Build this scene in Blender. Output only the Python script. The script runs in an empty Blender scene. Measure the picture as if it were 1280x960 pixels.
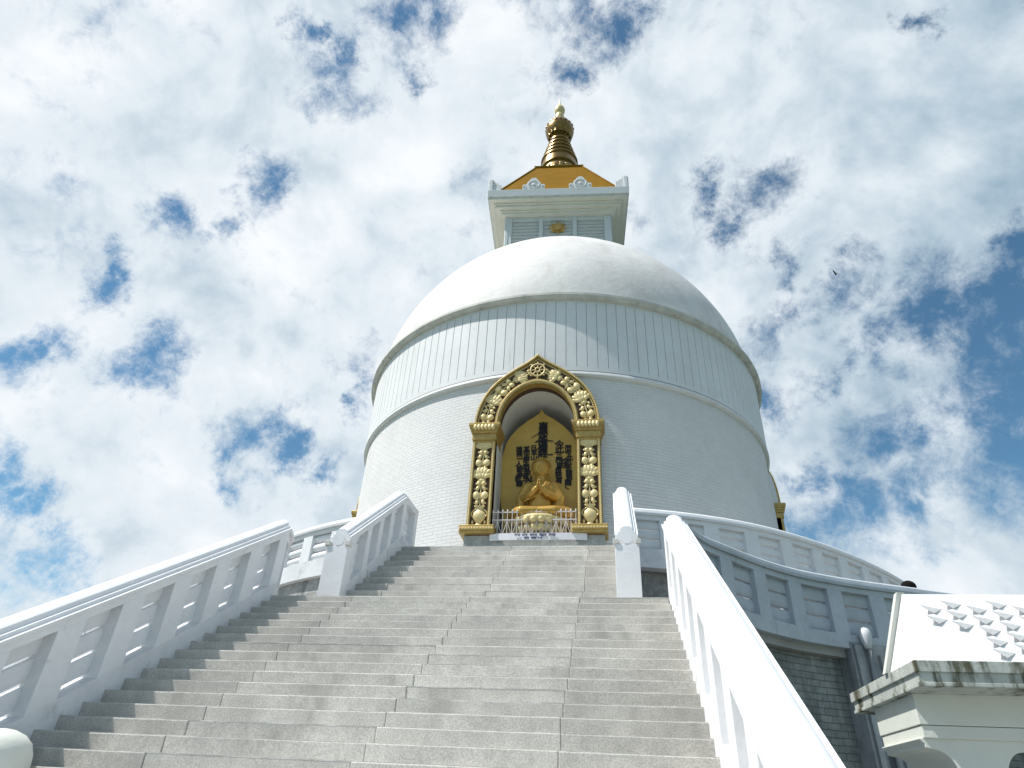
import bpy, bmesh, math, random
from math import sin, cos, pi, radians, sqrt, atan2, hypot
from mathutils import Vector, Matrix

random.seed(7)
scene = bpy.context.scene

# ------------------------------------------------------------------ camera
CAM = Vector((2.5010, -10.5290, -2.8310))
PITCH, YAW, ROLL, FPX = 0.57492, -0.17408, 0.05313, 814.39
_F = Vector((sin(YAW) * cos(PITCH), cos(YAW) * cos(PITCH), sin(PITCH)))
_R0 = Vector((cos(YAW), -sin(YAW), 0)); _U0 = _R0.cross(_F)
_R = _R0 * cos(ROLL) + _U0 * sin(ROLL); _U = _U0 * cos(ROLL) - _R0 * sin(ROLL)
cam_data = bpy.data.cameras.new("camera")
cam = bpy.data.objects.new("camera", cam_data)
scene.collection.objects.link(cam)
cam.matrix_world = Matrix(((_R.x, _U.x, -_F.x, CAM.x), (_R.y, _U.y, -_F.y, CAM.y), (_R.z, _U.z, -_F.z, CAM.z), (0, 0, 0, 1)))
cam_data.sensor_width = 36.0
cam_data.lens = 36.0 * FPX / 1280.0
cam_data.clip_end = 6000
scene.camera = cam

# ------------------------------------------------------------------ light
SUN = Vector((-0.492, -0.180, 0.852)).normalized()
sun_data = bpy.data.lights.new("sun", 'SUN')
sun_data.energy = 5.0; sun_data.angle = radians(0.53); sun_data.color = (1.0, 0.965, 0.91)
sun = bpy.data.objects.new("sun", sun_data); scene.collection.objects.link(sun)
sun.rotation_euler = SUN.to_track_quat('Z', 'Y').to_euler()
scene.view_settings.view_transform = 'Standard'
scene.view_settings.look = 'None'
scene.view_settings.exposure = 0.15
scene.view_settings.gamma = 1.0
try: scene.view_settings.use_curve_mapping = False
except Exception: pass

world = bpy.data.worlds.new("World"); scene.world = world; world.use_nodes = True
SKY_GAPS = [(-0.3468,0.4737,0.8095,0.0253),(-0.334,0.456,0.8249,0.0135),(-0.4432,0.5485,0.709,0.0194),(-0.4917,0.5634,0.664,0.0151),(-0.5621,0.5279,0.6366,0.0176),(-0.5461,0.5465,0.6349,0.0144),(-0.642,0.5544,0.5296,0.0146),(-0.6282,0.5433,0.5569,0.0098),(-0.7074,0.5586,0.433,0.0161),(-0.6894,0.5655,0.4527,0.0136),(-0.6118,0.638,0.4676,0.0243),(-0.5958,0.6375,0.4886,0.0176),(-0.6271,0.6387,0.4458,0.0152),(-0.5166,0.7533,0.407,0.0193),(-0.5271,0.7553,0.3895,0.0153),(-0.4846,0.7619,0.4298,0.0159),(-0.4703,0.7836,0.4058,0.012),(-0.4255,0.821,0.3806,0.0134),(-0.5375,0.7639,0.3571,0.0113),(-0.3477,0.7542,0.557,0.0217),(-0.3758,0.7849,0.4926,0.0096),(-0.3443,0.7796,0.5232,0.0152),(-0.7209,0.6226,0.3044,0.0142),(-0.7051,0.6471,0.2898,0.0102),(-0.6867,0.6796,0.258,0.0097),(-0.6936,0.6835,0.2273,0.0192),(-0.675,0.7031,0.2237,0.0137),(-0.2594,0.4156,0.8717,0.0271),(-0.2061,0.4392,0.8744,0.0255),(-0.2423,0.487,0.8391,0.0131),(-0.3678,0.4172,0.8311,0.0111),(0.0052,0.4589,0.8885,0.0272),(0.0221,0.4818,0.876,0.019),(0.0521,0.4563,0.8883,0.0144),(-0.0304,0.5139,0.8573,0.0142),(0.1514,0.65,0.7447,0.0119),(0.2191,0.6483,0.7292,0.0247),(0.1728,0.6812,0.7114,0.0129),(0.2601,0.7201,0.6432,0.0143),(0.3128,0.7277,0.6104,0.0195),(0.2725,0.7564,0.5946,0.0266),(0.2346,0.7854,0.5728,0.0291),(0.4272,0.7081,0.5623,0.0259),(0.3954,0.7319,0.555,0.0271),(0.366,0.748,0.5536,0.017),(0.4676,0.6923,0.5497,0.0219),(0.4862,0.7058,0.5153,0.035),(0.4692,0.7296,0.4975,0.0243),(0.4902,0.7369,0.4655,0.0415),(0.4673,0.7721,0.4308,0.0406),(0.475,0.7869,0.3939,0.0399),(0.4409,0.813,0.3804,0.0348),(0.4052,0.834,0.3745,0.0289),(0.2212,0.8333,0.5067,0.0262),(0.3431,0.7791,0.5247,0.0132),(0.3151,0.7972,0.5149,0.0136),(0.2832,0.8728,0.3975,0.0244),(0.2587,0.8798,0.3988,0.0157),(0.3633,0.8314,0.4204,0.0335),(0.3858,0.814,0.4342,0.0192),(0.3387,0.8741,0.3483,0.045),(0.2965,0.8927,0.3393,0.0384),(0.2616,0.9084,0.3262,0.0245),(0.3826,0.8528,0.3555,0.0296),(0.493,0.6363,0.5934,0.012),(0.3787,0.4578,0.8044,0.0082),(-0.0981,0.3882,0.9163,0.0307),(0.5414,0.6921,0.4774,0.0613),(0.5637,0.74,0.3668,0.0577),(-0.7646,0.562,0.3153,0.0259)]
SKY_GAIN = 0.10
def build_sky():
    nt = world.node_tree; N = nt.nodes; L = nt.links; N.clear()
    def nd(t, **k):
        n = N.new(t)
        for a, b in k.items(): setattr(n, a, b)
        return n
    def m(op, a, b=None, c=None, clamp=False):
        n = nd('ShaderNodeMath', operation=op); n.use_clamp = clamp
        for i, v in enumerate((a, b, c)):
            if v is None: continue
            if isinstance(v, (int, float)): n.inputs[i].default_value = v
            else: L.new(v, n.inputs[i])
        return n.outputs[0]
    out = nd('ShaderNodeOutputWorld'); bg = nd('ShaderNodeBackground'); L.new(bg.outputs[0], out.inputs[0])
    bg.inputs[1].default_value = SKY_GAIN
    tc = nd('ShaderNodeTexCoord'); d = tc.outputs['Generated']
    sky = nd('ShaderNodeTexSky'); sky.sky_type = 'NISHITA'; sky.sun_disc = False
    sky.sun_elevation = math.asin(SUN.z); sky.sun_rotation = atan2(SUN.x, SUN.y)
    sky.altitude = 1000; sky.air_density = 1.0; sky.dust_density = 0.3; sky.ozone_density = 2.5
    # cloud coordinates: the direction carried onto a flat cloud deck, with a bent horizon
    sp = nd('ShaderNodeSeparateXYZ'); L.new(d, sp.inputs[0])
    zz = m('MAXIMUM', m('ADD', sp.outputs[2], 0.32), 0.06)
    cb = nd('ShaderNodeCombineXYZ')
    L.new(m('DIVIDE', sp.outputs[0], zz), cb.inputs[0]); L.new(m('DIVIDE', sp.outputs[1], zz), cb.inputs[1]); cb.inputs[2].default_value = 3.7
    def noise(vec, scale, detail, rough, dist=0.0, lac=2.0):
        n = nd('ShaderNodeTexNoise'); n.inputs['Scale'].default_value = scale; n.inputs['Detail'].default_value = detail
        n.inputs['Roughness'].default_value = rough; n.inputs['Distortion'].default_value = dist; n.inputs['Lacunarity'].default_value = lac
        L.new(vec, n.inputs['Vector']); return n
    # ragged edges: bend the direction by noise before measuring the gaps
    wob = noise(d, 8.0, 12, 0.72); wob2 = noise(d, 3.0, 3, 0.5)
    sub = nd('ShaderNodeVectorMath', operation='SUBTRACT'); L.new(wob.outputs['Color'], sub.inputs[0]); sub.inputs[1].default_value = (0.5, 0.5, 0.5)
    scl = nd('ShaderNodeVectorMath', operation='SCALE'); L.new(sub.outputs[0], scl.inputs[0]); scl.inputs['Scale'].default_value = 0.17
    dw = nd('ShaderNodeVectorMath', operation='ADD'); L.new(d, dw.inputs[0]); L.new(scl.outputs[0], dw.inputs[1])
    gap = None
    for x, y, z, r in SKY_GAPS:
        dist = nd('ShaderNodeVectorMath', operation='DISTANCE'); L.new(dw.outputs[0], dist.inputs[0]); dist.inputs[1].default_value = (x, y, z)
        f = m('SUBTRACT', 1.0, m('DIVIDE', dist.outputs['Value'], r * 2.9 + 0.015), clamp=True)
        gap = f if gap is None else m('MAXIMUM', gap, f)
    n1 = noise(d, 8.0, 14, 0.62, 0.3)
    n2 = noise(d, 26.0, 12, 0.70, 0.4)
    dens = m('ADD', m('MULTIPLY', n1.outputs['Fac'], 0.60), m('MULTIPLY', n2.outputs['Fac'], 0.40))
    dens = m('MULTIPLY_ADD', dens, 3.0, -0.66)
    n5 = noise(d, 2.6, 5, 0.5, 0.4)
    dens = m('ADD', dens, m('MULTIPLY', m('SUBTRACT', n5.outputs['Fac'], 0.47), 1.1))
    gap = m('POWER', gap, 1.25)
    dens = m('SUBTRACT', dens, m('MULTIPLY', gap, 0.95))
    mr = nd('ShaderNodeMapRange'); mr.interpolation_type = 'SMOOTHSTEP'; L.new(dens, mr.inputs['Value'])
    mr.inputs['From Min'].default_value = -0.12; mr.inputs['From Max'].default_value = 0.74
    # cloud cover thinned behind the viewer, out of view, to dim and blue the ambient light
    back = nd('ShaderNodeMapRange'); back.interpolation_type = 'SMOOTHSTEP'; L.new(m('ADD', sp.outputs[1], m('MULTIPLY', m('SUBTRACT', wob2.outputs['Fac'], 0.5), 0.9)), back.inputs['Value'])
    back.inputs['From Min'].default_value = -0.35; back.inputs['From Max'].default_value = 0.05; back.inputs['To Min'].default_value = 0.50
    cover = m('MULTIPLY', mr.outputs[0], back.outputs[0])
    # light and shade inside the clouds
    n3 = noise(d, 3.2, 9, 0.55, 0.5)
    n4 = noise(d, 10.0, 10, 0.6, 0.2)
    sh = m('ADD', m('MULTIPLY', n3.outputs['Fac'], 0.74), m('MULTIPLY', n4.outputs['Fac'], 0.26))
    # sunlit and shaded flanks of the puffs: the same noise sampled a little nearer the sun
    off = nd('ShaderNodeVectorMath', operation='ADD'); L.new(d, off.inputs[0]); off.inputs[1].default_value = tuple(SUN * 0.045)
    na = noise(d, 5.2, 10, 0.55, 0.35); nb = noise(off.outputs[0], 5.2, 10, 0.55, 0.35)
    relief = m('MULTIPLY', m('SUBTRACT', na.outputs['Fac'], nb.outputs['Fac']), 0.85)
    sh = m('ADD', m('MULTIPLY_ADD', sh, 1.7, -0.39), relief)
    sh = m('ADD', sh, m('MULTIPLY', gap, 0.10))
    dot = nd('ShaderNodeVectorMath', operation='DOT_PRODUCT'); L.new(d, dot.inputs[0]); dot.inputs[1].default_value = tuple(Vector((-0.80, 0.35, 0.49)).normalized())
    sh = m('ADD', sh, m('MULTIPLY', dot.outputs['Value'], 0.20))
    cr = nd('ShaderNodeValToRGB'); e = cr.color_ramp.elements; L.new(sh, cr.inputs[0])
    g = 1.0 / SKY_GAIN
    e[0].position = 0.20; e[0].color = (0.30, 0.42, 0.52, 1)
    e[1].position = 0.86; e[1].color = (0.86, 0.89, 0.92, 1)
    k = e.new(0.42); k.color = (0.50, 0.60, 0.68, 1)
    k = e.new(0.60); k.color = (0.69, 0.76, 0.815, 1)
    cc = nd('ShaderNodeVectorMath', operation='SCALE'); L.new(cr.outputs[0], cc.inputs[0]); cc.inputs['Scale'].default_value = g
    hs = nd('ShaderNodeVectorMath', operation='MULTIPLY'); L.new(sky.outputs[0], hs.inputs[0]); hs.inputs[1].default_value = (0.88, 1.22, 1.16)
    mx = nd('ShaderNodeMix', data_type='RGBA'); L.new(cover, mx.inputs['Factor']); L.new(hs.outputs[0], mx.inputs['A']); L.new(cc.outputs[0], mx.inputs['B'])
    L.new(mx.outputs['Result'], bg.inputs[0])
build_sky()

# ------------------------------------------------------------------ helpers
def tag(o, label=None, cat=None, group=None, kind=None):
    if label: o['label'] = label
    if cat: o['category'] = cat
    if group: o['group'] = group
    if kind: o['kind'] = kind
    return o

def empty(name, loc, label=None, cat=None, group=None, rz=0.0):
    o = bpy.data.objects.new(name, None); scene.collection.objects.link(o)
    o.location = loc; o.rotation_euler = (0, 0, rz); o.empty_display_size = 0.3
    tag(o, label, cat, group); return o

def local_matrix(o): return Matrix.Translation(o.location) @ o.rotation_euler.to_matrix().to_4x4()

class MB:
    def __init__(s): s.v = []; s.f = []; s.uv = None
    def add(s, vs, fs):
        b = len(s.v); s.v += [tuple(p) for p in vs]; s.f += [tuple(i + b for i in f) for f in fs]; return s
    def box(s, x0, x1, y0, y1, z0, z1):
        vs = [(x, y, z) for z in (z0, z1) for y in (y0, y1) for x in (x0, x1)]
        return s.add(vs, [(0, 2, 3, 1), (4, 5, 7, 6), (0, 1, 5, 4), (2, 6, 7, 3), (0, 4, 6, 2), (1, 3, 7, 5)])
    def prism(s, poly, a0, a1, axis='x'):
        n = len(poly)
        def P(u, w, a): return (a, u, w) if axis == 'x' else ((u, a, w) if axis == 'y' else (u, w, a))
        vs = [P(u, w, a0) for u, w in poly] + [P(u, w, a1) for u, w in poly]
        fs = [tuple(range(n))[::-1], tuple(range(n, 2 * n))] + [(i, (i + 1) % n, n + (i + 1) % n, n + i) for i in range(n)]
        return s.add(vs, fs)
    def ring(s, outer, inner, y0, y1):
        # outer/inner: same number of (x,z); an open strip extruded in y, closed at both ends
        n = len(outer); vs = []
        for y in (y0, y1):
            vs += [(x, y, z) for x, z in outer] + [(x, y, z) for x, z in inner]
        fs = []
        for i in range(n - 1):
            o0, o1, i0, i1 = i, i + 1, n + i, n + i + 1; k = 2 * n
            fs += [(o0, o1, i1, i0), (k + o1, k + o0, k + i0, k + i1), (o1, o0, k + o0, k + o1), (i0, i1, k + i1, k + i0)]
        k = 2 * n
        fs += [(0, n, k + n, k), (n - 1, k + n - 1, k + 2 * n - 1, 2 * n - 1)]
        return s.add(vs, fs)
    def lathe(s, prof, seg=48, c=(0, 0, 0), a0=0.0, a1=2 * pi, close=True):
        full = abs(a1 - a0 - 2 * pi) < 1e-6; m = seg if full else seg + 1; vs = []
        for r, z in prof:
            for k in range(m):
                a = a0 + (a1 - a0) * k / seg
                vs.append((c[0] + r * sin(a), c[1] - r * cos(a), c[2] + z))
        fs = []
        for j in range(len(prof) - 1):
            for k in range(seg):
                k2 = (k + 1) % m
                fs.append((j * m + k, j * m + k2, (j + 1) * m + k2, (j + 1) * m + k))
        if close and full:
            fs.append(tuple(range(m))[::-1]); fs.append(tuple((len(prof) - 1) * m + k for k in range(m)))
        return s.add(vs, fs)
    def ell(s, c, r, seg=10, rings=6, rot=None):
        vs = []; M = rot or Matrix.Identity(3)
        for j in range(rings + 1):
            t = pi * j / rings
            for k in range(seg):
                a = 2 * pi * k / seg
                p = M @ Vector((r[0] * sin(t) * cos(a), r[1] * sin(t) * sin(a), r[2] * cos(t)))
                vs.append((c[0] + p.x, c[1] + p.y, c[2] + p.z))
        fs = [(j * seg + k, (j + 1) * seg + k, (j + 1) * seg + (k + 1) % seg, j * seg + (k + 1) % seg) for j in range(rings) for k in range(seg)]
        return s.add(vs, fs)
    def tube(s, pts, r, seg=8):
        pts = [Vector(p) for p in pts]; n = len(pts); rr = r if isinstance(r, (list, tuple)) else [r] * n
        vs = []; up = Vector((0, 0, 1)); 
        for i, p in enumerate(pts):
            t = (pts[min(i + 1, n - 1)] - pts[max(i - 1, 0)]).normalized()
            a = t.cross(up)
            if a.length < 1e-3: a = t.cross(Vector((0, 1, 0)))
            a.normalize(); b = t.cross(a).normalized()
            for k in range(seg):
                w = 2 * pi * k / seg; vs.append(p + a * (rr[i] * cos(w)) + b * (rr[i] * sin(w)))
        fs = [(i * seg + k, i * seg + (k + 1) % seg, (i + 1) * seg + (k + 1) % seg, (i + 1) * seg + k) for i in range(n - 1) for k in range(seg)]
        fs += [tuple(range(seg)), tuple((n - 1) * seg + k for k in range(seg))[::-1]]
        return s.add(vs, fs)
    def sweep(s, sec, path, closed=False):
        # sec: (sideways, up) polygon; path: 3D points; section kept upright
        n = len(path); m = len(sec); P = [Vector(p) for p in path]; vs = []
        for i, p in enumerate(P):
            if closed: t = P[(i + 1) % n] - P[(i - 1) % n]; k = 1.0
            else:
                t = P[min(i + 1, n - 1)] - P[max(i - 1, 0)]; k = 1.0
                if 0 < i < n - 1:
                    t1 = (P[i] - P[i - 1]); t1.z = 0; t2 = (P[i + 1] - P[i]); t2.z = 0
                    if t1.length > 1e-6 and t2.length > 1e-6:
                        t = t1.normalized() + t2.normalized()
                        k = 1.0 / max(0.5, cos(t1.angle(t2) / 2))
            t.z = 0; t.normalize(); nn = Vector((t.y, -t.x, 0))
            for a, b in sec: vs.append(p + nn * (a * k) + Vector((0, 0, b)))
        fs = []; last = n if closed else n - 1
        for i in range(last):
            i2 = (i + 1) % n
            for j in range(m):
                j2 = (j + 1) % m
                fs.append((i * m + j, i2 * m + j, i2 * m + j2, i * m + j2))
        if not closed:
            fs.append(tuple(range(m))); fs.append(tuple((n - 1) * m + j for j in range(m))[::-1])
        return s.add(vs, fs)
    def mesh(s, name, parent_matrix=None):
        me = bpy.data.meshes.new(name); vs = s.v
        if parent_matrix is not None:
            inv = parent_matrix.inverted(); vs = [tuple(inv @ Vector(p)) for p in vs]
        me.from_pydata(vs, [], s.f); 
        bm = bmesh.new(); bm.from_mesh(me); bmesh.ops.recalc_face_normals(bm, faces=bm.faces); bm.to_mesh(me); bm.free()
        me.update(); return me
    def build(s, name, mat, parent=None, smooth=False, bevel=0.0, world=True, auto=None):
        me = s.mesh(name, local_chain(parent) if (parent is not None and world) else None)
        if mat: me.materials.append(mat)
        o = bpy.data.objects.new(name, me); scene.collection.objects.link(o); o.parent = parent
        if smooth or auto:
            for p in me.polygons: p.use_smooth = True
            if auto:
                try: me.set_sharp_from_angle(angle=radians(auto))
                except Exception: pass
        if bevel > 0:
            b = o.modifiers.new("bevel", 'BEVEL'); b.width = bevel; b.segments = 2; b.limit_method = 'ANGLE'; b.angle_limit = radians(40)
            try: b.harden_normals = False
            except Exception: pass
        return o

def local_chain(o):
    M = Matrix.Identity(4)
    while o is not None:
        M = local_matrix(o) @ M; o = o.parent
    return M

def uv_cyl(o, yc):
    """unwrap a round wall: u = metres along the wall, v = height"""
    me = o.data; uv = me.uv_layers.new(name="UV"); M = local_chain(o)
    for p in me.polygons:
        c = sum(((M @ me.vertices[i].co) for i in p.vertices), Vector()) / len(p.vertices); ac = atan2(c.x, -(c.y - yc))
        for li in p.loop_indices:
            v = M @ me.vertices[me.loops[li].vertex_index].co
            a = atan2(v.x, -(v.y - yc))
            while a - ac > pi: a -= 2 * pi
            while a - ac < -pi: a += 2 * pi
            uv.data[li].uv = (a * 10.0, v.z)

def copy_tree(o, parent=None):
    c = o.copy(); scene.collection.objects.link(c); c.parent = parent
    for ch in list(o.children): copy_tree(ch, c)
    return c

# ------------------------------------------------------------------ materials
def material(name, base, rough=0.6, metal=0.0, spec=0.4, vary=0.0, vscale=2.0, bump=0.0, bscale=30.0, stain=None, sscale=1.0, slo=0.5, shi=0.7, stretch=None, speck=0.0, spscale=120.0, brick=None, bevel=0.0, coord='Object', vary2=0.0, island=0.0):
    mt = bpy.data.materials.new(name); mt.use_nodes = True; nt = mt.node_tree; N = nt.nodes; L = nt.links
    bs = N['Principled BSDF']; bs.inputs['Roughness'].default_value = rough; bs.inputs['Metallic'].default_value = metal
    bs.inputs['Specular IOR Level'].default_value = spec
    tc = N.new('ShaderNodeTexCoord'); co = tc.outputs[coord]
    geo = N.new('ShaderNodeNewGeometry')
    pos = geo.outputs['Position']
    def noise(scale, detail=6, rough_=0.6, vec=None, st=None):
        n = N.new('ShaderNodeTexNoise'); n.inputs['Scale'].default_value = scale; n.inputs['Detail'].default_value = detail; n.inputs['Roughness'].default_value = rough_
        v = vec or pos
        if st:
            mp = N.new('ShaderNodeMapping'); mp.inputs['Scale'].default_value = st; L.new(v, mp.inputs['Vector']); v = mp.outputs[0]
        L.new(v, n.inputs['Vector']); return n.outputs['Fac']
    def mix(fac, a, b, mode='MIX'):
        x = N.new('ShaderNodeMix'); x.data_type = 'RGBA'; x.blend_type = mode
        for nm, v in (('Factor', fac), ('A', a), ('B', b)):
            if isinstance(v, (int, float)): x.inputs[nm].default_value = v
            elif isinstance(v, tuple): x.inputs[nm].default_value = (*v[:3], 1)
            else: L.new(v, x.inputs[nm])
        return x.outputs['Result']
    def ramp(v, a, b, lo=0.0, hi=1.0):
        m = N.new('ShaderNodeMapRange'); m.interpolation_type = 'SMOOTHSTEP'; L.new(v, m.inputs['Value'])
        m.inputs['From Min'].default_value = a; m.inputs['From Max'].default_value = b; m.inputs['To Min'].default_value = lo; m.inputs['To Max'].default_value = hi
        return m.outputs[0]
    col = tuple(base); hgt = None
    if brick:
        bt = N.new('ShaderNodeTexBrick'); bt.offset = 0.5
        bt.inputs['Scale'].default_value = 1.0; bt.inputs['Mortar Size'].default_value = brick.get('mortar', 0.01)
        bt.inputs['Mortar Smooth'].default_value = 0.3; bt.inputs['Bias'].default_value = 0
        bt.inputs['Brick Width'].default_value = brick['w']; bt.inputs['Row Height'].default_value = brick['h']
        bt.inputs['Color1'].default_value = (*base, 1); bt.inputs['Color2'].default_value = (*brick.get('c2', base), 1); bt.inputs['Mortar'].default_value = (*brick.get('mc', base), 1)
        v = tc.outputs['UV'] if brick.get('uv', True) else co
        if brick.get('warp'):
            nn = N.new('ShaderNodeTexNoise'); nn.inputs['Scale'].default_value = 1.1; nn.inputs['Detail'].default_value = 3; L.new(pos, nn.inputs['Vector'])
            sb = N.new('ShaderNodeVectorMath'); sb.operation = 'SUBTRACT'; L.new(nn.outputs['Color'], sb.inputs[0]); sb.inputs[1].default_value = (.5, .5, .5)
            sc = N.new('ShaderNodeVectorMath'); sc.operation = 'SCALE'; L.new(sb.outputs[0], sc.inputs[0]); sc.inputs['Scale'].default_value = brick['warp']
            ad = N.new('ShaderNodeVectorMath'); ad.operation = 'ADD'; L.new(v, ad.inputs[0]); L.new(sc.outputs[0], ad.inputs[1]); v = ad.outputs[0]
        L.new(v, bt.inputs['Vector']); col = bt.outputs['Color']
        im = N.new('ShaderNodeMath'); im.operation = 'SUBTRACT'; im.inputs[0].default_value = 1.0; L.new(bt.outputs['Fac'], im.inputs[1]); hgt = (im.outputs[0], brick.get('depth', 0.5))
    if vary > 0:
        f = ramp(noise(vscale, 8), 0.3, 0.7); dk = tuple(c * (1 - vary) for c in base)
        col = mix(f, tuple([1 - vary] * 3), (1.0, 1.0, 1.0)) if False else (mix(1.0, col, mix(f, (1 - vary,) * 3, (1.0,) * 3), 'MULTIPLY'))
    if island > 0:
        mr = N.new('ShaderNodeMapRange'); L.new(geo.outputs['Random Per Island'], mr.inputs['Value']); mr.inputs['To Min'].default_value = 1 - island; mr.inputs['To Max'].default_value = 1.0 + island * 0.3
        cbx = N.new('ShaderNodeCombineXYZ')
        for i_ in range(3): L.new(mr.outputs[0], cbx.inputs[i_])
        col = mix(1.0, col, cbx.outputs[0], 'MULTIPLY')
    if vary2 > 0:
        f = ramp(noise(vscale * 6, 8, 0.7), 0.35, 0.65); col = mix(1.0, col, mix(f, (1 - vary2,) * 3, (1.0,) * 3), 'MULTIPLY')
    if speck > 0:
        f = ramp(noise(spscale, 3, 0.8), 0.38, 0.62); col = mix(1.0, col, mix(f, (1 - speck,) * 3, (1 + speck * 0.35,) * 3), 'MULTIPLY')
    if stain:
        f = ramp(noise(sscale, 10, 0.65, None, stretch), slo, shi); col = mix(f, col, stain)
    if isinstance(col, tuple): bs.inputs['Base Color'].default_value = (*col, 1)
    else: L.new(col, bs.inputs['Base Color'])
    nrm = None
    if hgt:
        b = N.new('ShaderNodeBump'); b.inputs['Strength'].default_value = 1.0; b.inputs['Distance'].default_value = 0.02 * hgt[1]; L.new(hgt[0], b.inputs['Height']); nrm = b.outputs[0]
    if bump > 0:
        b = N.new('ShaderNodeBump'); b.inputs['Strength'].default_value = 1.0; b.inputs['Distance'].default_value = bump; L.new(noise(bscale, 6, 0.65), b.inputs['Height'])
        if nrm: L.new(nrm, b.inputs['Normal'])
        nrm = b.outputs[0]
    if nrm: L.new(nrm, bs.inputs['Normal'])
    return mt
W = (0.80, 0.80, 0.80)
M = {}
M['paint'] = material('white_paint', W, 0.55, vary=0.06, vscale=1.5, bump=0.003, bscale=14, stain=(0.45, 0.45, 0.42), sscale=2.5, slo=0.66, shi=0.80)
M['paint_rail'] = material('white_masonry_paint', (0.78, 0.79, 0.81), 0.6, vary=0.07, vscale=2.2, vary2=0.04, bump=0.003, bscale=18, stain=(0.33, 0.34, 0.33), sscale=5.0, slo=0.64, shi=0.80)
M['dome'] = material('dome_plaster', (0.77, 0.755, 0.74), 0.65, vary=0.15, vscale=0.35, vary2=0.05, bump=0.02, bscale=3.0, stain=(0.58, 0.54, 0.52), sscale=0.9, slo=0.48, shi=0.78, stretch=(1, 1, 0.35))
M['band'] = material('band_plaster', (0.76, 0.77, 0.78), 0.6, vary=0.07, vscale=0.5, vary2=0.03, bump=0.006, bscale=6.0, stain=(0.52, 0.52, 0.50), sscale=2.0, slo=0.55, shi=0.82, stretch=(1, 1, 0.12))
M['brickwhite'] = material('whitewashed_brick', (0.78, 0.78, 0.77), 0.62, vary=0.07, vscale=0.5, vary2=0.04, bump=0.007, bscale=9.0, stain=(0.62, 0.62, 0.60), sscale=1.3, slo=0.55, shi=0.82, stretch=(1, 1, 0.12),
                           brick=dict(w=0.42, h=0.125, mortar=0.012, mc=(0.70, 0.70, 0.69), c2=(0.75, 0.75, 0.745), depth=0.55, warp=0.045))
M['rimstone'] = material('weathered_rim', (0.70, 0.69, 0.65), 0.75, vary=0.25, vscale=1.6, bump=0.01, bscale=12, stain=(0.13, 0.12, 0.10), sscale=3.5, slo=0.58, shi=0.78)
M['paint_base'] = material('grimy_base_paint', (0.74, 0.75, 0.77), 0.65, vary=0.12, vscale=2.5, vary2=0.06, bump=0.004, bscale=18, stain=(0.30, 0.32, 0.33), sscale=2.4, slo=0.57, shi=0.78)
M['step'] = material('granite_step', (0.68, 0.655, 0.605), 0.75, vary=0.26, vscale=0.9, vary2=0.12, bump=0.003, bscale=70, speck=0.22, spscale=60.0, island=0.20, stain=(0.30, 0.29, 0.265), sscale=1.8, slo=0.50, shi=0.80, stretch=(1, 0.6, 0.3))
M['nosing'] = material('worn_step_edge', (0.70, 0.69, 0.66), 0.6, vary=0.3, vscale=6.0, bump=0.003, bscale=60, stain=(0.40, 0.395, 0.375), sscale=2.5, slo=0.40, shi=0.56)
M['paint_shaded'] = material('shaded_white_paint', (0.50, 0.545, 0.59), 0.65, vary=0.14, vscale=1.6, vary2=0.08, bump=0.004, bscale=16, stain=(0.26, 0.28, 0.29), sscale=2.2, slo=0.58, shi=0.8, stretch=(1, 1, 0.5))  # white parapet paint with its blue-grey shade put into the colour, plus stains
M['stone'] = material('grey_block_wall', (0.36, 0.385, 0.36), 0.8, vary=0.4, vscale=0.8, vary2=0.25, bump=0.008, bscale=22, stain=(0.09, 0.10, 0.105), sscale=1.0, slo=0.48, shi=0.70, stretch=(1.4, 1.4, 0.13),
                      brick=dict(w=0.30, h=0.118, mortar=0.007, mc=(0.17, 0.18, 0.17), c2=(0.31, 0.335, 0.315), depth=0.8, warp=0.02))
M['stonelight'] = material('rough_grey_render', (0.52, 0.51, 0.49), 0.85, vary=0.4, vscale=1.6, vary2=0.3, bump=0.02, bscale=16, stain=(0.12, 0.12, 0.12), sscale=2.0, slo=0.5, shi=0.7, stretch=(1, 1, 0.3))
M['concrete'] = material('stained_concrete', (0.46, 0.48, 0.49), 0.8, vary=0.35, vscale=1.0, vary2=0.2, bump=0.006, bscale=20, stain=(0.12, 0.14, 0.155), sscale=1.5, slo=0.48, shi=0.68, stretch=(1.5, 1.5, 0.08))
M['paving'] = material('terrace_paving', (0.40, 0.40, 0.38), 0.8, vary=0.2, vscale=1.0, bump=0.004, bscale=30)
M['ground'] = material('grass_ground', (0.06, 0.09, 0.035), 0.95, vary=0.4, vscale=0.2, vary2=0.3, bump=0.05, bscale=6)
M['gold'] = material('gold_paint', (0.60, 0.41, 0.13), 0.42, 0.40, 0.5, vary=0.25, vscale=5.0, vary2=0.2, bump=0.006, bscale=30, stain=(0.16, 0.11, 0.05), sscale=7.0, slo=0.60, shi=0.78)
M['goldrelief'] = material('pale_gold_relief', (0.76, 0.61, 0.30), 0.45, 0.20, 0.5, vary=0.12, vscale=6.0, bump=0.003, bscale=50)
M['recess'] = material('dark_brown_paint', (0.11, 0.068, 0.042), 0.6, vary=0.3, vscale=8)
M['spire'] = material('bronze_gilt', (0.27, 0.165, 0.045), 0.30, 0.85, 0.5, vary=0.35, vscale=3.0, bump=0.01, bscale=12, stain=(0.10, 0.065, 0.03), sscale=3.0, slo=0.5, shi=0.75)
M['roofgold'] = material('ochre_roof', (0.27, 0.14, 0.010), 0.8, 0.0, 0.05, vary=0.14, vscale=1.2, stain=(0.22, 0.11, 0.02), sscale=1.5, slo=0.6, shi=0.85)
M['halo'] = material('gilt_panel', (0.66, 0.43, 0.11), 0.5, 0.1, 0.4, vary=0.12, vscale=2.0)
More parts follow.
